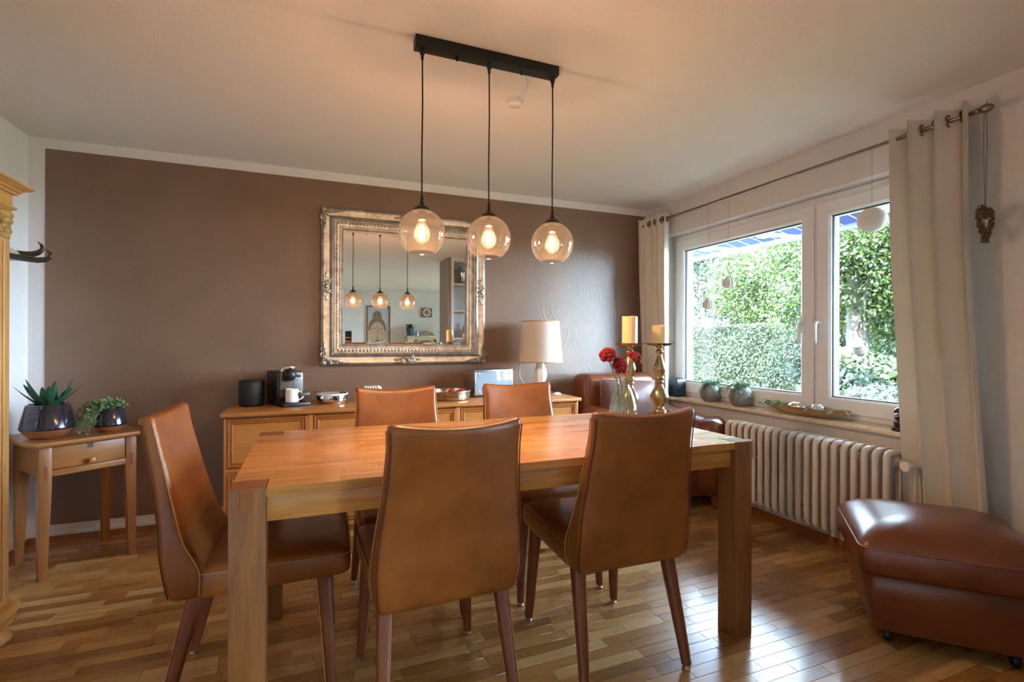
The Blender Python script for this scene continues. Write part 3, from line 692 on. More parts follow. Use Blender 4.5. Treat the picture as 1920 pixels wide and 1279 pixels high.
tr_ = thing('hammered_bowl', 'wide low hammered silver bowl on sideboard', 'bowl', (.900, 3.44, ZS))
part('bowl', MB().lathe([(.001,.003),(.115,0),(.140,.006),(.148,.030),(.145,.056),(.148,.060),(.143,.061),(.141,.032),(.130,.012),(.001,.009)], 48), plain('hammered_silver', '#a9987c', .2, .95, var=.3, scale=60, bump=.6, bscale=70), tr_, True, smooth=50)
part('rim', MB().lathe([(.143,.056),(.152,.060),(.152,.066),(.143,.064)], 48, closed=True), M['steel'], tr_, True)
for k, (dx, dy) in enumerate(((.020, .0), (.085, -.015))):
    solo('red_candle_fruit', MB().ball((.900+dx, 3.44+dy, ZS+.042), (.030, .030, .031), 16, 10).tube([(.900+dx,3.44+dy,ZS+.070),(.902+dx,3.44+dy,ZS+.080)], .002, 5), M['red_wax'], ('left-hand', 'right-hand')[k]+' red ball lying in the hammered bowl', 'decoration', (.900+dx, 3.44+dy, ZS+.011), smooth=60, group='red balls in the bowl')
to = thing('toaster', 'flat steel and glass toaster beside table lamp', 'toaster', (1.245, 3.545, ZS), .18)
part('frame', MB().box(-.165,.165,-.055,.055,.012,.026).box(-.165,.165,-.055,.055,.180,.200).box(-.165,-.145,-.055,.055,.02,.19).box(.145,.165,-.055,.055,.02,.19), M['steel'], to, True, bevel=.004)
part('inner_case', B(-.146, .146, -.038, .038, .025, .181), M['greyline'], to, True)
part('glass_front', B(-.150, .150, -.058, -.052, .024, .184), plain('milky_glass', '#93a6b2', .08, 0, coat=.5, var=.03), to, True, bevel=.001)
for sx in (-1, 1):
    for zz in (.045, .168): part('screw_cap', MB().lathe([(.001,-.006),(.006,-.005),(.007,0)], 14, (sx*.128, -.057, zz), axis='y'), M['chrome'], to, True)
    for yy in (-.04, .04): part('foot', MB().lathe([(.008,0),(.009,.004),(.008,.013)], 12, (sx*.14, yy, 0)), M['black'], to, True)
part('slot', MB().box(-.12,.12,-.024,-.006,.196,.2008).box(-.12,.12,.006,.024,.196,.2008), M['black'], to, True, smooth=0)
lp = thing('table_lamp', 'white ceramic table lamp with ivory drum shade', 'lamp', (1.622, 3.47, ZS))
part('base', MB().lathe([(.001,0),(.052,0),(.054,.006),(.044,.014),(.034,.030),(.030,.060),(.036,.090),(.050,.130),(.054,.160),(.048,.195),(.036,.225),(.026,.255),(.024,.270),(.001,.272)], 8), M['porcelain'], lp, True, smooth=20)
part('neck', MB().lathe([(.012,.270),(.012,.30),(.016,.30),(.016,.34),(.010,.345)], 16), M['chrome'], lp, True)
sh = part('lamp_shade', MB().lathe([(.172,.252),(.1715,.256),(.144,.560),(.1445,.564),(.142,.564),(.1415,.560),(.169,.256),(.1695,.252)], 24, closed=True), M['shade'], lp, True, smooth=50)
for z, r in ((.254, .1725), (.561, .1448)): part('shade_trim', MB().lathe([(r-.001,z-.004),(r+.001,z-.003),(r+.001,z+.003),(r-.001,z+.004)], 24, closed=True), M['thread'], sh, True)
part('shade_ring', MB().tube([(-.142,0,.545),(0,0,.338),(.142,0,.545)], .0015, 5), M['chrome'], sh, True)
sw = thing('lamp_switch', 'small white cord switch lying near right end of sideboard', 'switch', (1.735, 3.41, ZS))
part('switch', MB().ball((0,0,.011), (.034,.014,.011), 16, 8), M['porcelain'], sw, True, smooth=60); part('rocker', B(-.008,.008,-.006,.006,.018,.025), M['porcelain'], sw, True, bevel=.002)
part('cord', MB().tube([(-.03,0,.006),(-.06,.02,.003),(-.09,.05,.003),(-.10,.07,.003)], .0028, 6), M['porcelain'], sw, True); part('cord', MB().tube([(.03,0,.006),(.05,.02,.003),(.055,.06,.003),(.03,.12,.003)], .0028, 6), M['porcelain'], sw, True)

# ------------------------------------------------------------------ ornate mirror
mx0, mx1, mz0, mz1 = .054, 1.248, 1.006, 2.106; ym = 3.706
mr_ = thing('wall_mirror', 'large ornate aged silver framed mirror on brown wall', 'mirror', ((mx0+mx1)/2, ym, mz0))
pm = lambda a, b, h: (a, ym-h, b)
fr = part('frame', MB().sweep([(0,0),(0,.022),(.004,.030),(.010,.036),(.020,.040),(.032,.036),(.046,.028),(.058,.026),(.066,.030),(.070,.038),(.077,.040),(.082,.034),(.086,.034),(.090,.038),(.095,.037),(.098,.030),(.118,.024),(.136,.016),(.142,.018),(.147,.018),(.150,.012),(.150,0)], (mx0, mx1, mz0, mz1), pm), M['patina'], mr_, smooth=35)
part('mirror_glass', B(mx0+.145, mx1-.145, ym-.010, ym-.002, mz0+.145, mz1-.145), M['mirror'], mr_, smooth=0)
part('bevelled_edge', MB().sweep([(.1495,.0105),(.1495,.0112),(.163,.0122),(.1632,.0105)], (mx0, mx1, mz0, mz1), pm), M['mirror'], mr_, smooth=0)
bd = MB()
def bead_row(ins, h, step, r):
    for (a0, a1, fixed, vert) in ((mx0+ins, mx1-ins, mz0+ins, 0), (mx0+ins, mx1-ins, mz1-ins, 0), (mz0+ins, mz1-ins, mx0+ins, 1), (mz0+ins, mz1-ins, mx1-ins, 1)):
        n = int((a1-a0)/step)
        for k in range(n):
            a = a0+(k+.5)*(a1-a0)/n; c = (a, ym-h, fixed) if not vert else (fixed, ym-h, a)
            bd.ball(c, (r*1.15 if not vert else r*.8, r*.5, r*.8 if not vert else r*1.15), 6, 4)
bead_row(.106, .029, .024, .010); bead_row(.127, .021, .015, .007)
part('beading', bd, M['patina'], fr, kind='stuff', label='rows of small relief beading')
def scroll(mb, cx, cz, dirx, dirz, n, size, rot=0):
    pts = []; rs = []
    for k in range(n):
        t = k/(n-1); a = rot+t*4.6; r = size*(1-.80*t)
        pts.append((cx+dirx*(r*math.cos(a)), ym-.042-.012*math.sin(t*PI), cz+dirz*(r*math.sin(a)))); rs.append(size*.27*(1-.5*t))
    mb.tube(pts, rs, 7)
def corner_orn(cx, cz, sx, sz):
    m = MB()
    for (dx, dz, s, r) in ((.028,.028,.030,0),(.075,.022,.024,.6),(.022,.075,.024,2.2),(.115,.020,.018,.3),(.020,.115,.018,2.6),(.055,.050,.018,1.2)):
        scroll(m, cx+sx*dx, cz+sz*dz, sx, sz, 14, s, r)
    for (dx, dz, rx, rz) in ((.020,.020,.020,.020),(.055,.030,.026,.010),(.030,.055,.010,.026),(.098,.032,.026,.008),(.032,.098,.008,.026),(.140,.022,.020,.007),(.022,.140,.007,.020)):
        m.ball((cx+sx*dx, ym-.038, cz+sz*dz), (rx, .012, rz), 10, 6)
    part('corner_ornament', m, M['patina'], fr, smooth=60)
for sx, cx in ((1, mx0), (-1, mx1)):
    for sz, cz in ((1, mz0), (-1, mz1)): corner_orn(cx, cz, sx, sz)
def mid_orn(cx, cz, vert):
    m = MB()
    for s in (-1, 1):
        for (d, e, sz_, r) in ((.024,.006,.020,0),(.052,-.004,.017,1.0),(.030,-.018,.013,2.4),(.034,.022,.012,.5)):
            if vert: scroll(m, cx+e, cz+s*d, 1, s, 12, sz_, r)
            else: scroll(m, cx+s*d, cz+e, s, 1, 12, sz_, r)
        m.ball((cx if vert else cx+s*.080, ym-.036, cz+s*.080 if vert else cz), (.008 if vert else .022, .008, .022 if vert else .008), 8, 6)
    m.ball((cx, ym-.040, cz), (.016, .012, .016), 10, 6)
    part('middle_ornament', m, M['patina'], fr, smooth=60)
mid_orn((mx0+mx1)/2, mz0+.036, False); mid_orn((mx0+mx1)/2, mz1-.036, False); mid_orn(mx0+.036, (mz0+mz1)/2, True); mid_orn(mx1-.036, (mz0+mz1)/2, True)

# ------------------------------------------------------------------ pendant lamp
px0, px1, py = .366, .978, 1.936
pd = thing('pendant_lamp', 'black bar pendant with three smoked glass globes over table', 'pendant lamp', ((px0+px1)/2, py, ZC))
bar = part('ceiling_bar', B(px0, px1, py-.028, py+.028, ZC-.040, ZC-.0005), M['black_metal'], pd, bevel=.002)
for x in (.535, .815): part('screw', MB().lathe([(.006,0),(.007,-.006),(.005,-.016),(.001,-.018)], 12, (x, py, ZC-.040)), M['black'], bar)
bulb_spots = []
for i, x in enumerate((.396, .671, .960)):
    zc = 1.600
    part('cord_grip', MB().lathe([(.010,0),(.010,-.018),(.0065,-.024),(.0055,-.040),(.004,-.042)], 14, (x, py, ZC-.040)), M['black'], pd)
    part('cord', MB().tube([(x, py, ZC-.078), (x+.0015, py, 2.10), (x-.001, py, 1.9), (x, py, zc+.118)], .0032, 8), M['black'], pd)
    cap = part('cap', MB().lathe([(.004,.148),(.006,.146),(.0065,.118),(.010,.114),(.011,.108),(.020,.104),(.032,.094),(.038,.084),(.036,.082),(.001,.088)], 24, (x, py, zc)), M['black_metal'], pd, smooth=50)
    pr_ = []
    for k in range(26):
        a = math.radians(24)+ (math.radians(145)-math.radians(24))*k/25; pr_.append((.0915*math.sin(a), .0915*math.cos(a)))
    pin = [(r-.0018 if k else r, z) for k, (r, z) in enumerate(pr_)][::-1]
    g_ = MB().lathe(pr_ + [(pr_[-1][0]+.001, pr_[-1][1]-.003), (pr_[-1][0]-.002, pr_[-1][1]-.003)] + pin, 48, (0,0,0), closed=True)
    go = link('glass_globe', mesh('glass_globe', g_, smooth=60), M['globe'], pd, Vector((x, py, zc))-ORG[pd.name])
    part('socket', MB().lathe([(.014,.090),(.016,.088),(.016,.050),(.012,.048)], 16, (x, py, zc)), M['black'], pd)
    bu = part('bulb', MB().lathe([(.012,.050),(.014,.044),(.022,.026),(.031,.000),(.030,-.018),(.020,-.034),(.001,-.040)], 24, (x, py, zc)), M['bulb'], pd, smooth=60)
    fm = MB()
    for k in range(6):
        a = k*PI/3; fm.tube([(x+.0075*math.cos(a), py+.0075*math.sin(a), zc-.022), (x+.0075*math.cos(a), py+.0075*math.sin(a), zc+.026)], .0016, 5)
    part('filament', fm, M['filament'], bu)
    pl_ = lamp('bulb_light', 'POINT', (x, py, zc+.002), 18.0, (1.0, .69, .45), shadow_soft_size=.012)
# ceiling outlet with loose white cable
co = thing('ceiling_outlet', 'small white round ceiling outlet behind pendant bar', 'ceiling outlet', (.912, 2.250, ZC))
part('housing', MB().lathe([(.001,-.030),(.034,-.030),(.038,-.027),(.039,0),(.001,0)], 28, (.912, 2.250, ZC)), M['porcelain'], co, smooth=50)
part('cable', MB().tube([(.905,2.225,ZC-.026),(.915,2.19,ZC-.030),(.915,2.13,ZC-.026),(.895,2.07,ZC-.018),(.860,2.01,ZC-.014),(.835,1.966,ZC-.02)], .0038, 8), M['porcelain'], co)
# ------------------------------------------------------------------ candlesticks, vase and roses on the table
def candlestick(c, s, lab, clab, hc, rc, tilt):
    k = thing('candlestick', lab, 'candlestick', c, 0, 'gold candlesticks on the table')
    part('plinth', B(-.044, .044, -.044, .044, 0, .048), M['gold'], k, True, bevel=.004)
    part('stem', MB().lathe(chaikin([(.030,.046),(.034,.052),(.034,.062),(.024,.070),(.022,.082),(.030,.098),(.044,.118),(.046,.132),(.038,.152),(.022,.174),(.017,.186),(.016,.192),(.022,.196),(.022,.204),(.016,.208),(.024,.214),(.024,.222),(.018,.228),(.024,.246),(.030,.262),(.029,.276),(.022,.300),(.014,.326),(.012,.340),(.020,.346),(.018,.354),(.011,.362),(.016,.370),(.020,.376),(.001,.378)], 2), 40), M['gold'], k, True, smooth=60)
    part('drip_plate', MB().lathe([(.001,.374),(.022,.375),(.052,.380),(.068,.389),(.069,.391),(.066,.391),(.050,.385),(.001,.382)], 40), M['gold'], k, True, smooth=60)
    n = 32; rings = []
    for z in (.0, .004, hc*.5, hc-.004):
        rings.append([(rc*(.985 if z == 0 else 1)*math.cos(2*PI*j/n), rc*(.985 if z == 0 else 1)*math.sin(2*PI*j/n), z+(tilt*math.cos(2*PI*j/n-.9)+.3*tilt*math.sin(6*PI*j/n))*(z > hc*.8)) for j in range(n)])
    rings.append([((p[0])*.86, p[1]*.86, p[2]+.002) for p in rings[-1]]); rings.append([(p[0]*.7, p[1]*.7, p[2]-.014) for p in rings[-1]])
    mb = MB().loft(rings); mb.v = [(x+c[0], y+c[1], z+c[2]+.3855) for x, y, z in mb.v]
    cd = thing('pillar_candle', clab, 'candle', (c[0], c[1], c[2]+.3855), 0, 'ivory pillar candles')
    part('wax', mb, M['candle'], cd, smooth=60); part('wick', MB().tube([(c[0],c[1],c[2]+.3855+hc-.016),(c[0]+.002,c[1],c[2]+.3855+hc-.004)], .0014, 5), M['black'], cd)
candlestick((1.412, 2.012, TZ), 1, 'gold baluster candlestick right behind glass vase with roses', 'tall ivory pillar candle above the vase of roses', .136, .0365, .002)
candlestick((1.592, 2.020, TZ), 1, 'gold baluster candlestick nearest the window on dining table', 'short ivory pillar candle nearest the window', .094, .0365, .004)
VX, VY = 1.300, 1.900
vz = thing('glass_vase', 'clear bottle-shaped glass vase holding red crochet roses', 'vase', (VX, VY, TZ))
part('glass', MB().lathe([(.001,.003),(.052,0),(.062,.006),(.064,.060),(.060,.110),(.050,.155),(.037,.185),(.027,.200),(.027,.212),(.031,.220),(.029,.220),(.024,.211),(.023,.200),(.034,.184),(.047,.153),(.057,.108),(.061,.060),(.058,.010),(.001,.008)], 40), M['vase_glass'], vz, True, smooth=60)
def rose(c, nrm, lab, foot, leaf=False):
    nrm = Vector(nrm).normalized(); q = nrm.to_track_quat('Z', 'Y').to_matrix().to_4x4(); Mx = Matrix.Translation(Vector(c)) @ q
    r = thing('crochet_rose', lab, 'flower', (foot[0], foot[1], foot[2]), 0, 'red crochet roses')
    bl = MB()
    for ring_, (n, rad, z, rx, rz) in enumerate(((6, .030, -.004, .017, .011), (5, .020, .008, .014, .011), (4, .011, .017, .009, .009))):
        for k in range(n):
            a = 2*PI*k/n+ring_*.5; m = MB().ball((0,0,0), (.010 if ring_ < 2 else .006, rx, rz), 10, 7)
            m.xf(Matrix.Rotation(a, 4, 'Z') @ Matrix.Translation((rad, 0, z)) @ Matrix.Rotation(-.5, 4, 'Y')); bl.join(m)
    bl.tube([(.008*(1-t/9)*math.cos(t), .008*(1-t/9)*math.sin(t), .018+t*.0006) for t in [k*.6 for k in range(15)]], .0045, 7)
    bl.ball((0,0,.002), (.022,.022,.014), 14, 8)
    part('bloom', bl.xf(Mx), M['wool_red'], r, smooth=60)
    part('calyx', MB().lathe([(.003,-.030),(.010,-.026),(.019,-.014),(.024,-.004),(.010,0)], 10).xf(Mx), M['wool_green'], r, smooth=60)
    b = Vector(c)-nrm*.028; m1 = Vector((VX+(c[0]-VX)*.35, VY, TZ+.214)); f = Vector(foot)
    pts = [b, b.lerp(m1, .4)-Vector((0,0,.004)), m1, m1.lerp(f, .5)+Vector((.004,0,0)), f]
    part('stem', MB().tube(pts, .0032, 7), M['stem'], r)
    if leaf: part('leaf', leaf_blade((VX-.002, VY-.012, TZ+.232), -.6, .2, .045, .026, -.2, thick=.002), M['wool_green'], r); part('leaf', leaf_blade((VX+.004, VY-.012, TZ+.228), 2.9, .3, .045, .024, -.4, thick=.002), M['wool_green'], r)
rose((1.213, 1.895, 1.124), (-.55, -.50, .62), 'leftmost red crochet rose, tilted left out of the vase', (VX-.012, VY+.010, TZ+.012))
rose((1.272, 1.880, 1.076), (.05, -.90, .42), 'large red crochet rose facing us in front of the vase mouth', (VX+.004, VY-.012, TZ+.012), True)
rose((1.362, 1.900, 1.108), (.45, -.35, .82), 'rightmost red crochet rose, in front of tall gold candlestick', (VX+.016, VY+.004, TZ+.012))

# ------------------------------------------------------------------ armchair
ac = thing('armchair', 'russet leather armchair in the corner under the window', 'armchair', (2.33, 3.12, 0))
def soft(x0, x1, y0, y1, z0, z1, r, crown=0.0):
    hx, hy = (x1-x0)/2, (y1-y0)/2; cx, cy = (x0+x1)/2, (y0+y1)/2; rings = []
    n = 6
    for i in range(n+1):
        a = PI/2*i/n; sh = r*(1-math.sin(a)); rings.append([(x, y, z0+r*(1-math.cos(a))) for x, y in rrect(hx-sh, hy-sh, r, 6, cx, cy)])
    for i in range(n+1):
        a = PI/2*i/n; sh = r*(1-math.cos(a)); rings.append([(x, y, z1-r*(1-math.sin(a))) for x, y in rrect(hx-sh, hy-sh, r, 6, cx, cy)])
    if crown:
        for t in (.3, .6, .9): rings.append([(x, y, z1+crown*math.sin(t*PI/2)) for x, y in rrect((hx-r)*(1-t), (hy-r)*(1-t), r*.5, 6, cx, cy)])
    return MB().loft(rings)
part('base', soft(1.96, 2.64, 2.76, 3.56, .085, .30, .045), M['leather_red'], ac, smooth=60)
part('seat_cushion', soft(2.12, 2.54, 2.735, 3.40, .27, .44, .05, .012), M['leather_red'], ac, smooth=60)
bk = soft(1.975, 2.640, 3.37, 3.60, .20, .920, .055); bk.v = [(x, y+.10*(z-.5)*.6, z) for x, y, z in bk.v]
part('backrest', bk, M['leather_red'], ac, smooth=60)
def arm(x0, x1):
    rings = []
    for y in [2.665+.68*i/12 for i in range(13)]:
        t = (y-2.665)/.68; top = .640+.045*t*t; zb = .10; sh = .03*(1-min(1, (y-2.665)/.06))
        cx, cz = (x0+x1)/2, (zb+top)/2; bow = -.012*math.sin(t*PI)
        rings.append([(cx+p[0], y, cz+p[1]+bow) for p in rrect((x1-x0)/2-sh, (top-zb)/2-sh, .085, 7)])
    return MB().loft(rings)
for x0, x1 in ((1.905, 2.145), (2.515, 2.755)):
    a_ = part('armrest', arm(x0, x1), M['leather_red'], ac, smooth=60)
    cx = (x0+x1)/2
    part('seam', MB().tube([(cx+p[0], 2.76+.0*p[1], .374+p[1]) for p in rrect(.1215, .273, .085, 7)], .0025, 5, closed=True), M['seam'], a_)
for x, y in ((2.005, 2.74), (2.640, 2.735), (2.02, 3.50), (2.64, 3.50)):
    part('foot', MB().lathe([(.018,0),(.022,.004),(.034,.100),(.034,.11)], 16, (x, y, 0)), M['oak_end'], ac)
def pillow(w_, h_, t_, n=18):
    v = []; f = []
    for side in (1, -1):
        b = len(v)
        for i in range(n+1):
            for j in range(n+1):
                u, q = 2*i/n-1, 2*j/n-1; pf = (max(0, 1-abs(u)**2.6)*max(0, 1-abs(q)**2.6))**.5
                pin = 1-.05*(1-abs(u)**2)*abs(q)**3; pin2 = 1-.05*(1-abs(q)**2)*abs(u)**3
                v.append((u*w_/2*pin2, side*t_/2*pf, q*h_/2*pin))
        for i in range(n):
            for j in range(n):
                a = b+i*(n+1)+j; f.append((a, a+1, a+n+2, a+n+1))
    return MB().add(v, f)
cu = thing('leather_cushion', 'square dusty brown leather cushion leaning on the armchair', 'cushion', (2.315, 3.300, .44))
part('cover', pillow(.52, .44, .15).xf(Matrix.Translation((2.315, 3.305, .665)) @ Matrix.Rotation(.06, 4, 'Y') @ Matrix.Rotation(-.16, 4, 'X')), leather('dusty_leather', '#54332a', '#634036', .85), cu, smooth=60)
part('piping', MB().tube([tuple((Matrix.Translation((2.315, 3.305, .665)) @ Matrix.Rotation(.06, 4, 'Y') @ Matrix.Rotation(-.16, 4, 'X')) @ Vector((x, 0, z))) for x, z in rrect(.254, .214, .02, 4)], .004, 6, closed=True), M['leather_red'], cu)

# ------------------------------------------------------------------ ottoman
ot = thing('ottoman', 'large russet leather footstool on wheels at right edge', 'ottoman', (2.372, 1.262, 0), math.radians(-47))
def oring(hx, hy, r, z, dx=0): return [(x+dx, y, z) for x, y in rrect(hx, hy, r, 8)]
part('base', MB().loft([oring(.235,.215,.05,.065), oring(.245,.225,.05,.062), oring(.252,.232,.05,.075), oring(.272,.250,.05,.20), oring(.280,.258,.05,.275), oring(.270,.248,.05,.285)]), M['leather_red'], ot, True, smooth=60)
cush = part('cushion', MB().loft([oring(.270,.250,.05,.278), oring(.288,.266,.042,.282), oring(.298,.275,.042,.300), oring(.302,.278,.042,.345), oring(.300,.276,.042,.385), oring(.296,.272,.042,.398), oring(.288,.264,.045,.412), oring(.272,.248,.06,.430), oring(.245,.222,.06,.450), oring(.19,.17,.06,.470), oring(.12,.10,.05,.481), oring(.04,.03,.02,.485)]), M['leather_red'], ot, True, smooth=60)
part('piping', MB().tube(oring(.3005,.2765,.042,.390), .0032, 6, closed=True), M['piping'], cush, True)
part('piping', MB().tube(oring(.291,.269,.042,.283), .0030, 6, closed=True), M['seam'], cush, True)
for sx in (-1, 1):
    for sy in (-1, 1):
        part('corner_seam', MB().tube([(sx*a_, sy*b_, z) for a_, b_, z in ((.288,.264,.286),(.2895,.2655,.345),(.2875,.2640,.388))], .0016, 5), M['seam'], cush, True)
        part('caster', MB().lathe([(.001,-.012),(.022,-.012),(.026,-.006),(.026,.006),(.022,.012),(.001,.012)], 20, (sx*.19, sy*.17, .026), axis='x').box(sx*.19-.016, sx*.19+.016, sy*.17-.010, sy*.17+.010, .045, .066), M['black'], ot, True)

# ------------------------------------------------------------------ radiator
rd = thing('radiator', 'cream enamelled column radiator under the window sill', 'radiator', (2.69, 2.11, .10))
def rsec():
    m = MB(); pts = []
    for cx, cz, a0 in ((2.722, .603, 0), (2.657, .603, 1), (2.657, .172, 2), (2.722, .172, 3)):
        for k in range(5):
            a = a0*PI/2+PI/2*k/4; pts.append((cx+.028*math.cos(a), 0, cz+.028*math.sin(a)))
    m.tube(pts, .0165, 10, closed=True, sq=1.0)
    for z in (.585, .195):
        m.lathe([(.020,-.026),(.020,.026)], 12, (2.69, 0, z), axis='y')
        m.box(2.65, 2.73, -.009, .009, z-.022, z+.022)
    m.v = [(x-2.69, y, z-.10) for x, y, z in m.v]
    return mesh('radiator_section', m, smooth=60)
rs_ = rsec()
for k in range(20):
    link('radiator_section', rs_, M['radiator'], rd, (0, 1.60+k*.0535-2.11, 0))
yv = 1.60-.03
part('valve_pipe', MB().lathe([(.016,0),(.016,-.03),(.011,-.03),(.011,-.055)], 14, (2.69, yv, .585), axis='y').tube([(2.69, yv-.055, .585),(2.69, yv-.062, .57),(2.69, yv-.062, .40),(2.72, yv-.062, .30),(2.79, yv-.062, .28)], .009, 10), M['radiator'], rd)
kn = MB().lathe([(.017,.0),(.018,-.012),(.021,-.016),(.023,-.055),(.021,-.060),(.001,-.061)], 28, (2.678, yv-.055, .585), axis='x')
for j in range(18):
    a = 2*PI*j/18; kn.box(2.628, 2.664, yv-.055+.0225*math.cos(a)-.0016, yv-.055+.0225*math.cos(a)+.0016, .585+.0225*math.sin(a)-.0016, .585+.0225*math.sin(a)+.0016)
part('thermostat', kn, M['porcelain'], rd, label='white ribbed thermostat head')
part('heat_meter', MB().box(2.598, 2.614, 2.388, 2.426, .44, .555).box(2.5972, 2.599, 2.394, 2.420, .520, .538), M['porcelain'], rd, bevel=.003, label='small heat cost meter')
for z in (.15,): part('bracket', MB().box(2.69, 2.815, 1.75, 1.77, .14, .15).box(2.69, 2.815, 2.45, 2.47, .14, .15), M['radiator'], rd)

# ------------------------------------------------------------------ curtains and rod
rod = thing('curtain_rod', 'thin aged metal curtain rod above the window', 'curtain rod', (2.70, 2.45, 2.190))
part('pole', MB().tube([(2.70, 1.262, 2.190), (2.70, 3.69, 2.190)], .0095, 14), M['brushed_nickel'], rod)
part('finial', MB().lathe([(.0095,.02),(.013,.016),(.013,.010),(.010,.006),(.016,-.004),(.019,-.016),(.017,-.030),(.010,-.042),(.001,-.047)], 20, (2.70, 1.262, 2.190), axis='y'), M['brushed_nickel'], rod, smooth=60)
for y in (1.43, 3.58): part('bracket', MB().tube([(XR-.002, y, 2.18), (2.70, y, 2.178)], .006, 8).lathe([(.022,-.006),(.022,0)], 16, (XR-.001, y, 2.18), axis='x'), M['brushed_nickel'], rod)
def curtain(label, y0, y1, yb0, yb1, folds, amp, zt, phase, ring_idx):
    c = thing('curtain', label, 'curtain', (2.70, (y0+y1)/2, 0), 0, 'cream window curtains')
    nu, nv = folds*14, 24; th = .003; V = []; 
    for side in (0, 1):
        for j in range(nv+1):
            tz = j/nv; z = lerp(.018, zt, tz)
            for i in range(nu+1):
                s = i/nu; ya = lerp(lerp(yb0, yb1, s), lerp(y0, y1, s), min(1, tz*1.4)); k = .5+.55*tz
                x = lerp(2.748, 2.705, min(1, tz*1.3)) - amp*k*math.sin(2*PI*folds*s+phase) - .006*math.sin(5*s*PI+tz*4)
                yy = ya + .010*math.sin(4*PI*folds*s+phase*2)*(.6+.4*tz)
                V.append((x+(th if side else 0), yy, z))
    F_ = []; W_ = nu+1; Nn = W_*(nv+1)
    for j in range(nv):
        for i in range(nu):
            a = j*W_+i; F_.append((a, a+1, a+1+W_, a+W_)); F_.append((a+Nn, a+W_+Nn, a+1+W_+Nn, a+1+Nn))
    edge = [i for i in range(W_)] + [j*W_+nu for j in range(1, nv+1)] + [nv*W_+i for i in range(nu-1, -1, -1)] + [j*W_ for j in range(nv-1, 0, -1)]
    for a, b in zip(edge, edge[1:]+edge[:1]): F_.append((a, a+Nn, b+Nn, b))
    part('cloth', MB().add(V, F_), M['curtain'], c, smooth=80)
    for k in range(folds*2):
        s = (k*PI-phase+.0)/(2*PI*folds)
        if s < 0.02: s += 1/(2*folds)*1
        if s > .99: continue
        yy = lerp(y0, y1, s); part('eyelet', MB().lathe([(.020,-.003),(.028,-.003),(.029,0),(.028,.003),(.020,.003)], 22, (2.703, yy, 2.190), closed=True, axis='y'), M['brushed_nickel'], c)
    return c
curtain('wide cream curtain hanging at right side of the window', 1.285, 1.605, 1.215, 1.560, 3, .066, 2.240, .6, None)
curtain('narrow cream curtain in the corner at left side of the window', 3.345, 3.675, 3.36, 3.66, 4, .042, 2.245, 2.2, None)
# beaded heart on a string at the rod end
hx_, hy_, hz_ = 2.70, 1.247, 1.700
ht = thing('beaded_heart', 'antique gold beaded heart on string from the rod end', 'ornament', (hx_, hy_, hz_))
dv = Vector((.35, .937, 0)); dv = Vector((.99, .14, 0)); hb = MB(); random.seed(9)
for k in range(120):
    t = 2*PI*k/120; sx = .0043*16*math.sin(t)**3; sz = .0047*(13*math.cos(t)-5*math.cos(2*t)-2*math.cos(3*t)-math.cos(4*t))
    for q in range(6):
        o = Vector((random.uniform(-.009,.009), random.uniform(-.009,.009), random.uniform(-.009,.009))); p = Vector((hx_,hy_,hz_))+dv*sx+Vector((0,0,sz))+o
        hb.ball(p, .0045, 6, 4)
part('beads', hb, M['gold_beads'], ht, kind='stuff', smooth=60)
part('string', MB().tube([(hx_, hy_-.001, hz_+.055), (hx_, hy_-.006, 2.05), (hx_, hy_-.004, 2.183)], .0012, 5).tube([(hx_, hy_+.001, hz_+.055), (hx_, hy_+.006, 2.05), (hx_, hy_+.004, 2.183)], .0012, 5).tube([(hx_, hy_-.002, 2.199), (hx_+.002, hy_-.004, 2.225)], .0012, 5), M['cord'], ht)

# ------------------------------------------------------------------ things on the window sill
ZW = .72
sp = thing('window_speaker', 'small blue-black box speaker at left end of window sill', 'speaker', (2.850, 3.385, ZW))
part('body', soft(2.850-.052, 2.850+.052, 3.385-.052, 3.385+.052, ZW, ZW+.152, .012), M['blue_black'], sp, smooth=60); part('top_plate', MB().lathe([(.001,0),(.036,0),(.037,.002),(.001,.003)], 24, (2.850, 3.385, ZW+.152)), M['black'], sp)
def vase_planter(c, R, lab, seed):
    p = thing('round_planter', lab, 'potted plant', c, 0, 'grey round planters on the sill')
    hgt = R*1.72
    part('pot', MB().lathe([(.001,0),(R*.52,0),(R*.62,.004),(R*.90,hgt*.22),(R,hgt*.48),(R*.93,hgt*.74),(R*.70,hgt*.95),(R*.62,hgt),(R*.58,hgt),(R*.64,hgt*.92),(R*.86,hgt*.70),(.001,hgt*.60)], 40), M['stone_grey'], p, True, smooth=60)
    part('soil', MB().lathe([(.001,hgt*.88),(R*.64,hgt*.89),(.001,hgt*.93)], 20), M['soil'], p, True)
    a, b = MB(), MB(); rnd = random.Random(seed)
    for k in range(44):
        az = rnd.uniform(0, 6.28); hang = rnd.random() < .6
        if hang and math.cos(az) > .3: hang = False
        trail(a, b, (rnd.uniform(-.02,.02), rnd.uniform(-.02,.02), hgt*.92), az, R*(1.12 if hang else .75), rnd.uniform(.08,.16) if hang else .02, rnd.uniform(.015,.04), 40, .020, seed*100+k)
    part('stems', a, M['stem'], p, True); part('foliage', b, M['trail2'], p, True, smooth=0, kind='stuff')
vase_planter((2.850, 3.010, ZW), .076, 'grey round planter with trailing plant nearest the box speaker', 1)
vase_planter((2.848, 2.712, ZW), .080, 'grey round planter with trailing plant nearest the wooden boat bowl', 2)
bo = thing('boat_bowl', 'long jagged wooden boat-shaped bowl on the window sill', 'bowl', (2.845, 2.215, ZW))
rings = []; ny = 26
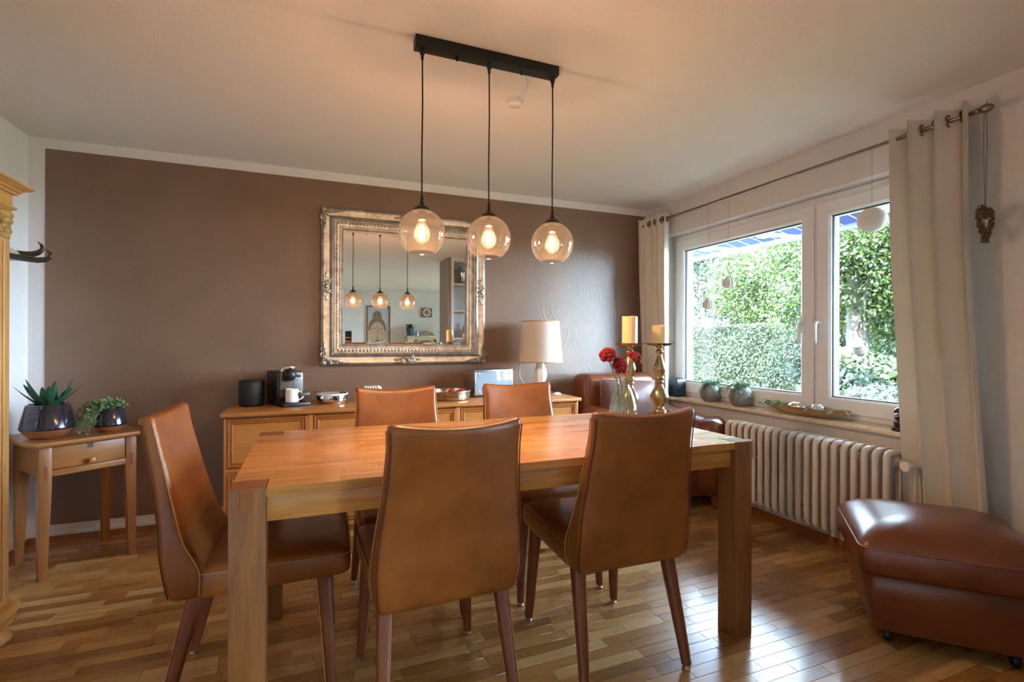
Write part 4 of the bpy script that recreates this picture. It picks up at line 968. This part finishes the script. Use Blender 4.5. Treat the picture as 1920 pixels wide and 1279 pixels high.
for i in range(ny+1):
    t = i/ny; y = lerp(-.295, .295, t); e = max(.02, (1-abs(2*t-1)**2.4)); wv_ = .062*e; zk = .012+.045*abs(2*t-1)**2.2; zt_ = .058+.012*abs(2*t-1)**3+random.uniform(-.004,.004)
    rings.append([(-wv_, y, zt_), (-wv_*.75, y, lerp(zk, zt_, .35)), (-wv_*.3, y, zk-.010), (wv_*.3, y, zk-.010), (wv_*.75, y, lerp(zk, zt_, .35)), (wv_, y, zt_), (wv_*.86, y, zt_-.003), (wv_*.6, y, lerp(zk, zt_, .45)), (0, y, min(zk+.006, zt_-.004)), (-wv_*.6, y, lerp(zk, zt_, .45)), (-wv_*.86, y, zt_-.003)])
zmin = min(p[2] for r in rings for p in r)
part('hull', MB().loft([[(x, y, z-zmin) for x, y, z in r] for r in rings]), M['drift'], bo, True, smooth=60)
sprig_a, sprig_b = MB(), MB(); rnd = random.Random(4)
for k in range(26):
    y = rnd.choice((-.25, .24, .16, -.20, -.10)); trail(sprig_a, sprig_b, (rnd.uniform(-.02,.02), y, .045), rnd.choice((1.4, -1.4, 3.4, 2.4))+rnd.uniform(-.6,.6), .085, .04, .025, 24, .015, 900+k)
sg = thing('green_sprigs', 'thin green sprigs lying in the boat bowl', 'foliage', (2.845, 2.215, ZW)); part('stems', sprig_a, M['stem'], sg, True); part('foliage', sprig_b, M['trail'], sg, True, smooth=0, kind='stuff')
for nm, lab, c, r, n in (('spiral_shell', 'pearly conch shell in the boat bowl, towards the planters', (2.843, 2.262, ZW+.050), (.032,.060,.030), 5), ('round_shell', 'round pearly ribbed shell in the middle of the boat bowl', (2.843, 2.125, ZW+.050), (.038,.044,.036), 9)):
    m = MB(); rings = []
    for i in range(25):
        a = PI*i/24; q = max(.02, math.sin(a)); rib = 1+.06*math.cos(a*n*2)
        rings.append([(c[0]+r[0]*q*rib*math.cos(2*PI*j/20), c[1]-r[1]*math.cos(a), c[2]+r[2]*q*rib*math.sin(2*PI*j/20)) for j in range(20)])
    solo(nm, m.loft(rings), M['shell'], lab, 'shell', (c[0], c[1], c[2]-r[2]), smooth=50)
fg = thing('bronze_figurine', 'dark bronze figurine on fluted base beside right curtain', 'figurine', (2.852, 1.640, ZW))
part('base', MB().lathe([(.001,0),(.062,0),(.064,.004),(.060,.014),(.052,.018),(.050,.030),(.056,.036),(.056,.042),(.001,.044)], 28), M['bronze'], fg, True)
part('flutes', MB().lathe([(.051,.018),(.053,.020),(.053,.030),(.051,.032)], 28, closed=True), M['bronze'], fg, True)
part('body', MB().ball((0,0,.072), (.046,.056,.034), 20, 12).ball((0,.030,.098), (.026,.028,.022), 16, 10).tube([(-.03,-.03,.085),(-.045,.0,.075),(-.03,.035,.066)], [.012,.011,.008], 8), M['bronze'], fg, True, smooth=60)

# ------------------------------------------------------------------ ornaments hanging from the rod
eg = thing('paper_egg', 'white egg-shaped paper ornament hanging before right window pane', 'ornament', (2.70, 1.718, 1.752))
part('egg', MB().ball((2.70, 1.718, 1.815), (.070, .068, .063), 28, 18), M['paper'], eg, smooth=60); part('thread', MB().tube([(2.70,1.718,1.875),(2.70,1.718,2.184)], .0008, 4), M['cord'], eg)
def balloon(c, R, lab):
    o = thing('paper_balloon', lab, 'ornament', c, 0, 'folded paper balloons'); m = MB(); n = 28; rings = []
    for i in range(15):
        t = i/14; r = R*(math.sin(PI*min(1, t**.72)))**.75 if 0 < t < 1 else .002
        rings.append([(c[0]+r*(1 if j % 2 else .80)*math.cos(2*PI*j/n), c[1]+r*(1 if j % 2 else .80)*math.sin(2*PI*j/n), c[2]-R*1.05+2.1*R*t) for j in range(n)])
    part('paper_body', m.loft(rings), M['paper'], o, smooth=0); part('thread', MB().tube([(c[0],c[1],c[2]+R),(c[0],c[1],2.184)], .0006, 4), M['cord'], o)
balloon((2.70, 2.683, 1.596), .042, 'pleated paper balloon hanging alone in left window pane'); balloon((2.70, 2.872, 1.459), .041, 'lower pleated paper balloon hanging in front of white house')
# ------------------------------------------------------------------ the room behind the camera, as the mirror shows it
PY = .57
struct('wall_partition', MB().box(1.766, 1.812, PY-.50, PY, 0, ZC).box(1.812, XR, PY-.50, PY-.34, 0, ZC), M['greybrown'])
bc = thing('bookcase', 'white built-in shelf unit in the partition wall, seen in the mirror', 'shelf', (2.30, PY-.17, 0))
part('carcass', MB().box(1.812, 1.850, PY-.34, PY+.004, 0, ZC-.002).box(2.76, XR-.002, PY-.34, PY+.004, 0, ZC-.002).box(1.850, 2.76, PY-.34, PY+.004, 2.30, ZC-.002).box(1.850, 2.76, PY-.34, PY-.32, 0, 2.30).box(1.850, 2.76, PY-.32, PY+.004, 0, .08), M['whitewash'], bc, smooth=0)
for z in (.45, .84, 1.225, 1.616, 1.992): part('shelf_board', B(1.850, 2.76, PY-.32, PY-.002, z-.022, z), M['whitewash'], bc, bevel=.002)
tv = thing('twig_vase', 'silver cone vase with dry twigs on top shelf, in the mirror', 'vase', (2.02, PY-.15, 1.992))
part('cone', MB().lathe([(.001,0),(.035,0),(.040,.01),(.070,.17),(.068,.17),(.038,.014),(.001,.012)], 28), M['chrome'], tv, True, smooth=50)
tw = MB(); rnd = random.Random(2)
for k in range(26):
    a = rnd.uniform(0, 6.28); p = Vector((0,0,.12)); pts = [p]
    for q in range(5): p = p+Vector((math.cos(a)*.022+rnd.uniform(-.02,.02), math.sin(a)*.022+rnd.uniform(-.02,.02), .026+rnd.uniform(-.018,.01))); pts.append(p)
    tw.tube(pts, .0018, 4)
part('twigs', tw, M['bark'], tv, True)
solo('brown_bottle', MB().lathe([(.001,0),(.050,0),(.056,.010),(.052,.09),(.040,.15),(.018,.18),(.016,.22),(.020,.225),(.001,.227)], 24, (2.06, PY-.15, 1.225)), plain('frosted_brown', '#a58c7c', .4), 'pale brown bottle on the lower shelf, in the mirror', 'bottle', (2.06, PY-.15, 1.225), smooth=50)
solo('dark_bowl', MB().lathe([(.001,0),(.020,0),(.045,.03),(.048,.045),(.044,.045),(.001,.012)], 24, (2.13, PY-.10, 1.225)), M['bronze'], 'small dark bowl beside the bottle on the shelf', 'bowl', (2.13, PY-.10, 1.225), smooth=50)
# framed head picture
wq = YF+.004
pc = thing('framed_picture', 'framed picture of a serene statue head, seen in the mirror', 'picture', (1.43, YF, .70))
pb = lambda a, b, h: (a, YF+h, b)
fr2 = part('frame', MB().sweep([(0,0),(0,.03),(.022,.03),(.024,.012),(.024,0)], (1.165, 1.692, .70, 1.985), pb), M['oak_end'], pc, smooth=25)
pnt = part('print', B(1.187, 1.670, YF, YF+.010, .722, 1.963), plain('pale_print', '#b7bfc6', .6), pc, smooth=0)
def disc(cx, cz, rx, rz, y0, y1, a0=0, a1=2*PI, n=36):
    ring = [(cx+rx*math.cos(a0+(a1-a0)*k/n), cz+rz*math.sin(a0+(a1-a0)*k/n)) for k in range(n + (0 if abs(a1-a0-2*PI) < 1e-6 else 1))]
    return MB().loft([[(x, y0, z) for x, z in ring], [(x, y1, z) for x, z in ring]])
stone = plain('print_tan', '#c4a68a', .6, var=.12, scale=20); dark = plain('print_brown', '#86705a', .6, var=.2, scale=60)
fx = 1.40
part('hair', disc(fx, 1.43, .205, .300, YF+.009, YF+.0105), dark, pnt, smooth=0); part('topknot', disc(fx, 1.74, .105, .130, YF+.009, YF+.0101), dark, pnt, smooth=0)
part('ear', disc(fx+.205, 1.30, .035, .120, YF+.009, YF+.0108), stone, pnt, smooth=0); part('ear', disc(fx-.19, 1.30, .022, .120, YF+.009, YF+.0108), stone, pnt, smooth=0)
part('face', disc(fx, 1.33, .175, .285, YF+.009, YF+.0112), stone, pnt, smooth=0)
for s in (-1, 1):
    part('eye', MB().tube([(fx+s*.082+t*.055, YF+.0112, 1.385-.020*(1-t*t)) for t in (-1,-.5,0,.5,1)], .005, 5), dark, pnt); part('brow', MB().tube([(fx+s*.085+t*.070, YF+.0112, 1.445+.028*(1-t*t)) for t in (-1,-.5,0,.5,1)], .005, 5), dark, pnt)
part('nose', MB().tube([(fx+.010, YF+.0112, 1.42), (fx+.012, YF+.0112, 1.30), (fx+.035, YF+.0112, 1.262), (fx-.03, YF+.0112, 1.256)], .006, 5), dark, pnt)
part('mouth', disc(fx, 1.185, .062, .022, YF+.0105, YF+.0118), dark, pnt, smooth=0); part('forehead_dot', disc(fx, 1.50, .014, .012, YF+.0105, YF+.0118), dark, pnt, smooth=0)
ck = thing('wall_clock', 'small square wooden wall clock with white dial, in the mirror', 'clock', (2.545, YF, 1.75))
part('case', B(2.420, 2.672, YF+.001, YF+.055, 1.752, 1.962), M['oak_end'], ck, bevel=.006)
part('dial_ring', MB().lathe([(.092,0),(.092,.008),(.064,.010),(.062,0)], 32, (2.546, YF+.054, 1.857), closed=True, axis='y'), M['porcelain'], ck); part('dial', MB().lathe([(.001,.0),(.066,.0),(.066,.005),(.001,.006)], 28, (2.546, YF+.054, 1.857), axis='y'), M['greybrown'], ck)
part('hands', MB().box(2.543,2.549,YF+.060,YF+.062,1.857,1.905).box(2.546,2.582,YF+.060,YF+.062,1.854,1.860), M['black'], ck, smooth=0)
dk = thing('carved_cabinet', 'pale carved wooden cabinet with arched niche, in the mirror', 'cabinet', (2.46, YF+.21, 0))
part('body', MB().box(2.05, 2.87, YF+.005, YF+.40, .05, .78).box(2.05, 2.20, YF+.005, YF+.30, .78, 1.27).box(2.72, 2.87, YF+.005, YF+.30, .78, 1.27).box(2.20, 2.72, YF+.005, YF+.05, .78, 1.27).box(2.20,2.72,YF+.05,YF+.30,1.21,1.27), M['pale_pine'], dk)
part('top_board', B(2.03, 2.89, YF+.003, YF+.33, 1.27, 1.30), M['pale_pine'], dk, bevel=.005); part('worktop', B(2.03, 2.89, YF+.003, YF+.43, .78, .81), M['pine_x'], dk, bevel=.005)
part('arch', MB().tube([(2.46+.25*math.cos(t), YF+.30, 1.05+.16*math.sin(t)) for t in [PI*k/14 for k in range(15)]], .018, 8), M['pale_pine'], dk)
part('crest', MB().loft([[(2.28+.46*k/20, y, 1.302+.125*max(0, math.sin(PI*k/20))**.7) for k in range(21)] + [(2.74, y, 1.2995), (2.28, y, 1.2995)] for y in (YF+.02, YF+.05)]).ball((2.51, YF+.05, 1.37), (.07,.015,.03), 12, 8), M['pale_pine'], dk, smooth=25)
for x0 in (2.07, 2.47): part('door', MB().sweep([(0,0),(0,.015),(.05,.015),(.06,.005),(.06,0)], (x0, x0+.38, .08, .75), lambda a, b, h: (a, YF+.40+h, b)), M['pale_pine'], dk, smooth=25)
pp = thing('leafy_pot', 'slate blue pot with green leaves on the carved cabinet', 'potted plant', (2.13, YF+.16, 1.30))
part('pot', MB().lathe([(.001,0),(.075,0),(.095,.17),(.098,.18),(.090,.18),(.001,.15)], 28), M['terrain_blue'], pp, True)
for k in range(11):
    a = k*2.4; part('leaf', leaf_blade((0,0,.15), a, 1.0 if k > 5 else .6, .20, .09, -.7, thick=.003), M['aloe'], pp, True)
solo('small_tin', MB().lathe([(.001,0),(.035,0),(.036,.10),(.030,.11),(.001,.11)], 20, (2.29, YF+.20, 1.30)), M['steel'], 'small steel tin next to the slate blue pot', 'tin', (2.29, YF+.20, 1.30))
solo('white_ball_lamp', MB().lathe([(.001,0),(.03,0),(.03,.015),(.012,.02),(.012,.03)], 16, (2.82, YF+.2, 1.30)).ball((2.82, YF+.2, 1.375), .048, 20, 14), M['porcelain'], 'small white ball lamp at right end of carved cabinet', 'lamp', (2.82, YF+.2, 1.30), smooth=60)
dp = thing('dark_picture', 'dark framed panel at left edge of the mirror view', 'picture', (.70, YF, .95)); part('frame', MB().sweep([(0,0),(0,.025),(.02,.025),(.022,0)], (.56, .835, .95, 1.40), pb), M['black'], dp, smooth=25); part('panel', B(.58, .815, YF, YF+.01, .97, 1.38), M['bronze'], dp, smooth=0)
for k in range(3): part('shelf_bar', B(.59, .805, YF+.009, YF+.016, 1.08+k*.08, 1.10+k*.08), M['copper'], dp, smooth=0)

# ------------------------------------------------------------------ garden
struct('ground', B(3.13, 60, -40, 60, -.35, -.20), M['grass'])
def leaves(name, P, size, mat, parent, jit=.6, nrm=None):
    n = len(P); P = np.asarray(P, float); a = RNG.normal(size=(n,3)); 
    if nrm is not None: a = a*jit+nrm
    a /= np.linalg.norm(a, axis=1, keepdims=True); h = RNG.normal(size=(n,3)); u = np.cross(a, h); u /= np.linalg.norm(u, axis=1, keepdims=True); v = np.cross(a, u)
    s = size*RNG.uniform(.6, 1.3, (n,1)); V = np.stack([P-u*s*.9, P+v*s*.48+a*s*.12, P+u*s*.9, P-v*s*.48+a*s*.12], 1).reshape(-1,3)
    org = ORG.get(parent.name, Vector((0,0,0))); V -= np.array(org)
    me = bpy.data.meshes.new(name); me.vertices.add(4*n); me.vertices.foreach_set('co', V.ravel()); me.loops.add(4*n); me.loops.foreach_set('vertex_index', np.arange(4*n)); me.polygons.add(n)
    me.polygons.foreach_set('loop_start', np.arange(n)*4); me.polygons.foreach_set('loop_total', np.full(n, 4)); me.update(); me.validate()
    o = link(name, me, mat, parent); o['kind'] = 'stuff'; return o
def blob(c, r, n, shell=.55):
    p = RNG.normal(size=(n,3)); p /= np.linalg.norm(p, axis=1, keepdims=True); p *= RNG.uniform(shell, 1, (n,1))**.6; return p*np.array(r)+np.array(c)
hd = thing('hedge', 'long clipped green hedge behind the garden lawn', 'hedge', (9.2, 9.5, -.2))
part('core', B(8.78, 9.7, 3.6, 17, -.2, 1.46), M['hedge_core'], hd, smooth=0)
n1 = 105000; fy = RNG.uniform(3.4, 17, n1); fz = RNG.uniform(-.1, 1.56, n1); fxx = 8.74+RNG.uniform(-.07, .10, n1)+.05*np.sin(fy*3.1)*np.sin(fz*4+fy)
n2 = 24000; ty = RNG.uniform(3.4, 17, n2); tx = RNG.uniform(8.7, 9.8, n2); tz = 1.50+RNG.uniform(-.04, .07, n2)
leaves('foliage', np.concatenate([np.stack([fxx, fy, fz], 1), np.stack([tx, ty, tz], 1)]), .029, M['hedge'], hd, .8, np.array((-.6,-.2,.5)))
def tree(name, label, base, trunk_h, crown, leafn, size, mat, seed):
    t = thing(name, label, 'tree', base); rnd = random.Random(seed); mb = MB(); b = Vector(base)
    top = b+Vector((rnd.uniform(-.2,.2), rnd.uniform(-.2,.2), trunk_h)); mb.tube([b, b.lerp(top, .5)+Vector((.05,.04,0)), top], [.16,.13,.10], 9)
    pts = []
    for (c, r, w_) in crown:
        mb.tube([top-Vector((0,0,trunk_h*.3)), (top+Vector(c))/2+Vector((0,0,.1)), Vector(c)], [.07,.05,.02], 6)
        for k in range(6): mb.tube([Vector(c), Vector(c)+Vector((rnd.uniform(-1,1)*r[0], rnd.uniform(-1,1)*r[1], rnd.uniform(-.8,.8)*r[2]))], [.02,.006], 5)
        # clumps so that sky shows between them
        m = int(leafn*w_); cl = blob(c, r, 60, .25); idx = RNG.integers(0, 60, m); pts.append(cl[idx]+RNG.normal(size=(m,3))*np.array(r)*.16)
    part('trunk', mb, M['bark'], t, smooth=60); leaves('foliage', np.concatenate(pts), size, mat, t, 1.0, np.array((-.3,-.1,.8))); return t
tree('far_tree', 'airy blue-green tree rising beyond the hedge at left', (12.9, 12.4, -.2), 3.2, [((12.8,12.2,4.0),(2.0,2.0,2.2),.6), ((12.4,11.0,3.4),(1.5,1.5,1.5),.3), ((12.2,13.2,5.2),(1.2,1.2,1.2),.2)], 50000, .066, M['tree_far'], 1)
tree('maple_tree', 'bright green leafy tree overhanging the hedge', (10.6, 7.2, -.2), 2.6, [((10.2,7.6,3.0),(1.9,1.9,1.6),.5), ((10.6,6.0,3.4),(1.8,1.8,1.8),.4), ((10.0,8.7,2.6),(1.2,1.2,1.0),.2)], 95000, .040, M['tree_near'], 2)
tree('garden_tree', 'ivy-covered tree close to the right window pane', (6.5, 4.25, -.2), 2.2, [((6.9,4.5,2.1),(1.3,1.2,.9),.6), ((6.6,3.7,2.5),(1.1,1.1,.9),.4), ((7.6,5.3,2.7),(1.3,1.2,1.1),.3)], 75000, .029, M['tree_near'], 3)
for i, (x, y, h, c) in enumerate(((23, 26, 10, 'tall dark tree far behind the white house'), (25, 19, 11, 'tall tree far behind the bright maple'), (22, 12.5, 10, 'tall tree far beyond the hedge, centre'), (17, 6.8, 8, 'tall tree far beyond the hedge at right'))):
    tree('backdrop_tree', c, (x, y, -.2), h*.4, [((x,y,h*.45),(2.7,2.7,h*.38),.6), ((x-.4,y+.8,h*.3),(2.2,2.2,h*.3),.4)], 20000, .12, M['tree_far'], 10+i)
iv = thing('ivy_bush', 'dense ivy clump with sawn branch stubs outside right pane', 'bush', (6.2, 4.15, -.2))
part('stump', MB().lathe([(.26,0),(.24,.6),(.22,1.1),(.12,1.32)], 16, (6.2, 4.15, -.2)).tube([(6.1,4.15,.95),(5.92,4.28,1.13)], [.09,.08], 10).tube([(6.1,4.0,1.0),(5.95,3.95,1.16)], [.07,.06], 10), M['bark'], iv, smooth=60)
leaves('foliage', blob((6.2,4.1,.35), (.62,.75,.72), 14000, .8), .048, M['ivy'], iv, .7, np.array((-.8,-.3,.5)))
wbsh = thing('blossom_bush', 'low pale blossoming bush below the right window pane', 'bush', (5.3, 3.2, -.2)); part('stems', MB().tube([(5.3,3.2,-.2),(5.3,3.2,.3)], .03, 6), M['bark'], wbsh); leaves('foliage', blob((5.3,3.25,.25), (.5,.7,.50), 9000, .6), .030, M['blossom'], wbsh, .8, np.array((-.5,-.3,.8)))
hs = thing('white_house', 'white gabled house behind the hedge at left', 'house', (15.5, 17.5, -.2))
part('walls', MB().add([(14.2,14.85,-.2),(14.2,20.5,-.2),(14.2,20.5,2.75),(14.2,17.6,3.9),(14.2,14.85,2.75),(18,14.85,-.2),(18,20.5,-.2),(18,20.5,2.75),(18,17.6,3.9),(18,14.85,2.75)], [(0,1,2,3,4),(5,9,8,7,6),(0,4,9,5),(1,6,7,2),(0,5,6,1),(4,3,8,9),(3,2,7,8)]), M['render_white'], hs, smooth=0)
part('roof', MB().add([(13.9,14.55,2.66),(13.9,17.6,3.96),(13.9,20.8,2.66),(18.3,14.55,2.66),(18.3,17.6,3.96),(18.3,20.8,2.66),(13.9,14.55,2.78),(13.9,17.6,4.10),(13.9,20.8,2.78),(18.3,14.55,2.78),(18.3,17.6,4.10),(18.3,20.8,2.78)], [(6,7,10,9),(7,8,11,10),(0,3,4,1),(1,4,5,2),(0,1,7,6),(1,2,8,7),(3,9,10,4),(4,10,11,5),(0,6,9,3),(2,5,11,8)]), M['roof_tile'], hs, smooth=0)
# awning over the window, with scalloped valance and folding arms
aw = thing('awning', 'blue striped awning with white folding arms outside the window', 'awning', (3.7, 2.9, 2.3))
ay0, ay1 = .9, 5.6; za, zb_, xa_, xb_ = 2.42, 2.192, 3.20, 4.30
part('cloth', MB().add([(xa_,ay0,za),(xb_,ay0,zb_),(xb_,ay1,zb_),(xa_,ay1,za),(xa_,ay0,za+.004),(xb_,ay0,zb_+.004),(xb_,ay1,zb_+.004),(xa_,ay1,za+.004)], [(0,1,2,3),(4,7,6,5),(0,4,5,1),(1,5,6,2),(2,6,7,3),(3,7,4,0)]), M['awning'], aw, smooth=0)
for k in range(28):
    y = ay0+.08+k*.165; part('stripe', MB().add([(xa_,y,za-.003),(xb_,y,zb_-.003),(xb_,y+.010,zb_-.003),(xa_,y+.010,za-.003),(xa_,y,za+.006),(xb_,y,zb_+.006),(xb_,y+.010,zb_+.006),(xa_,y+.010,za+.006)], [(0,1,2,3),(4,7,6,5),(0,4,5,1),(1,5,6,2),(2,6,7,3),(3,7,4,0)]), M['awning_white'], aw, smooth=0)
part('front_bar', B(xb_-.02, xb_+.04, ay0, ay1, zb_-.040, zb_+.012), M['grey_alu'], aw, bevel=.006); part('roller_case', B(3.13, 3.24, ay0, ay1, 2.36, 2.48), M['awning_white'], aw, bevel=.01)
sc = []; 
for k in range(121):
    y = ay0+(ay1-ay0)*k/120; sc.append((y, 2.016-.014*abs(math.sin(k*PI/6))))
part('valance', MB().loft([[(x, y, z) for y, z in sc]+[(x, ay1, 2.10), (x, ay0, 2.10)] for x in (3.205, 3.209)]), M['awning_white'], aw, smooth=0)
for (a, b, c_) in (((3.35,3.62,2.045),(4.2,3.83,2.112),0), ((3.35,2.98,2.045),(4.2,3.20,2.120),0), ((3.30,2.04,2.02),(4.2,2.25,2.12),0)):
    part('folding_arm', MB().tube([a, b], .022, 4, sq=.9).box(a[0]-.03, a[0]+.05, a[1]-.03, a[1]+.03, a[2]-.03, a[2]+.03), M['awning_white'], aw, smooth=0)
ln = thing('lattice_lantern', 'grey lattice lantern hanging outside before the white house', 'lantern', (3.40, 3.846, 1.49)); lm = MB()
for j in range(14):
    a = 2*PI*j/14; lm.tube([(3.40+.055*math.sin(PI*t)**.6*math.cos(a+t*.8)+.004*math.cos(a), 3.846+.055*math.sin(PI*t)**.6*math.sin(a+t*.8)+.004*math.sin(a), 1.495+.135*t) for t in [.02+.96*k/10 for k in range(11)]], .003, 5)
part('ribs', lm, M['grey_alu'], ln); part('caps', MB().lathe([(.001,1.488),(.02,1.490),(.02,1.498),(.001,1.500)], 16, (3.40,3.846,0)).lathe([(.001,1.626),(.02,1.628),(.02,1.636),(.001,1.638)], 16, (3.40,3.846,0)).tube([(3.40,3.846,1.636),(3.40,3.846,2.37)], .001, 4), M['grey_alu'], ln)
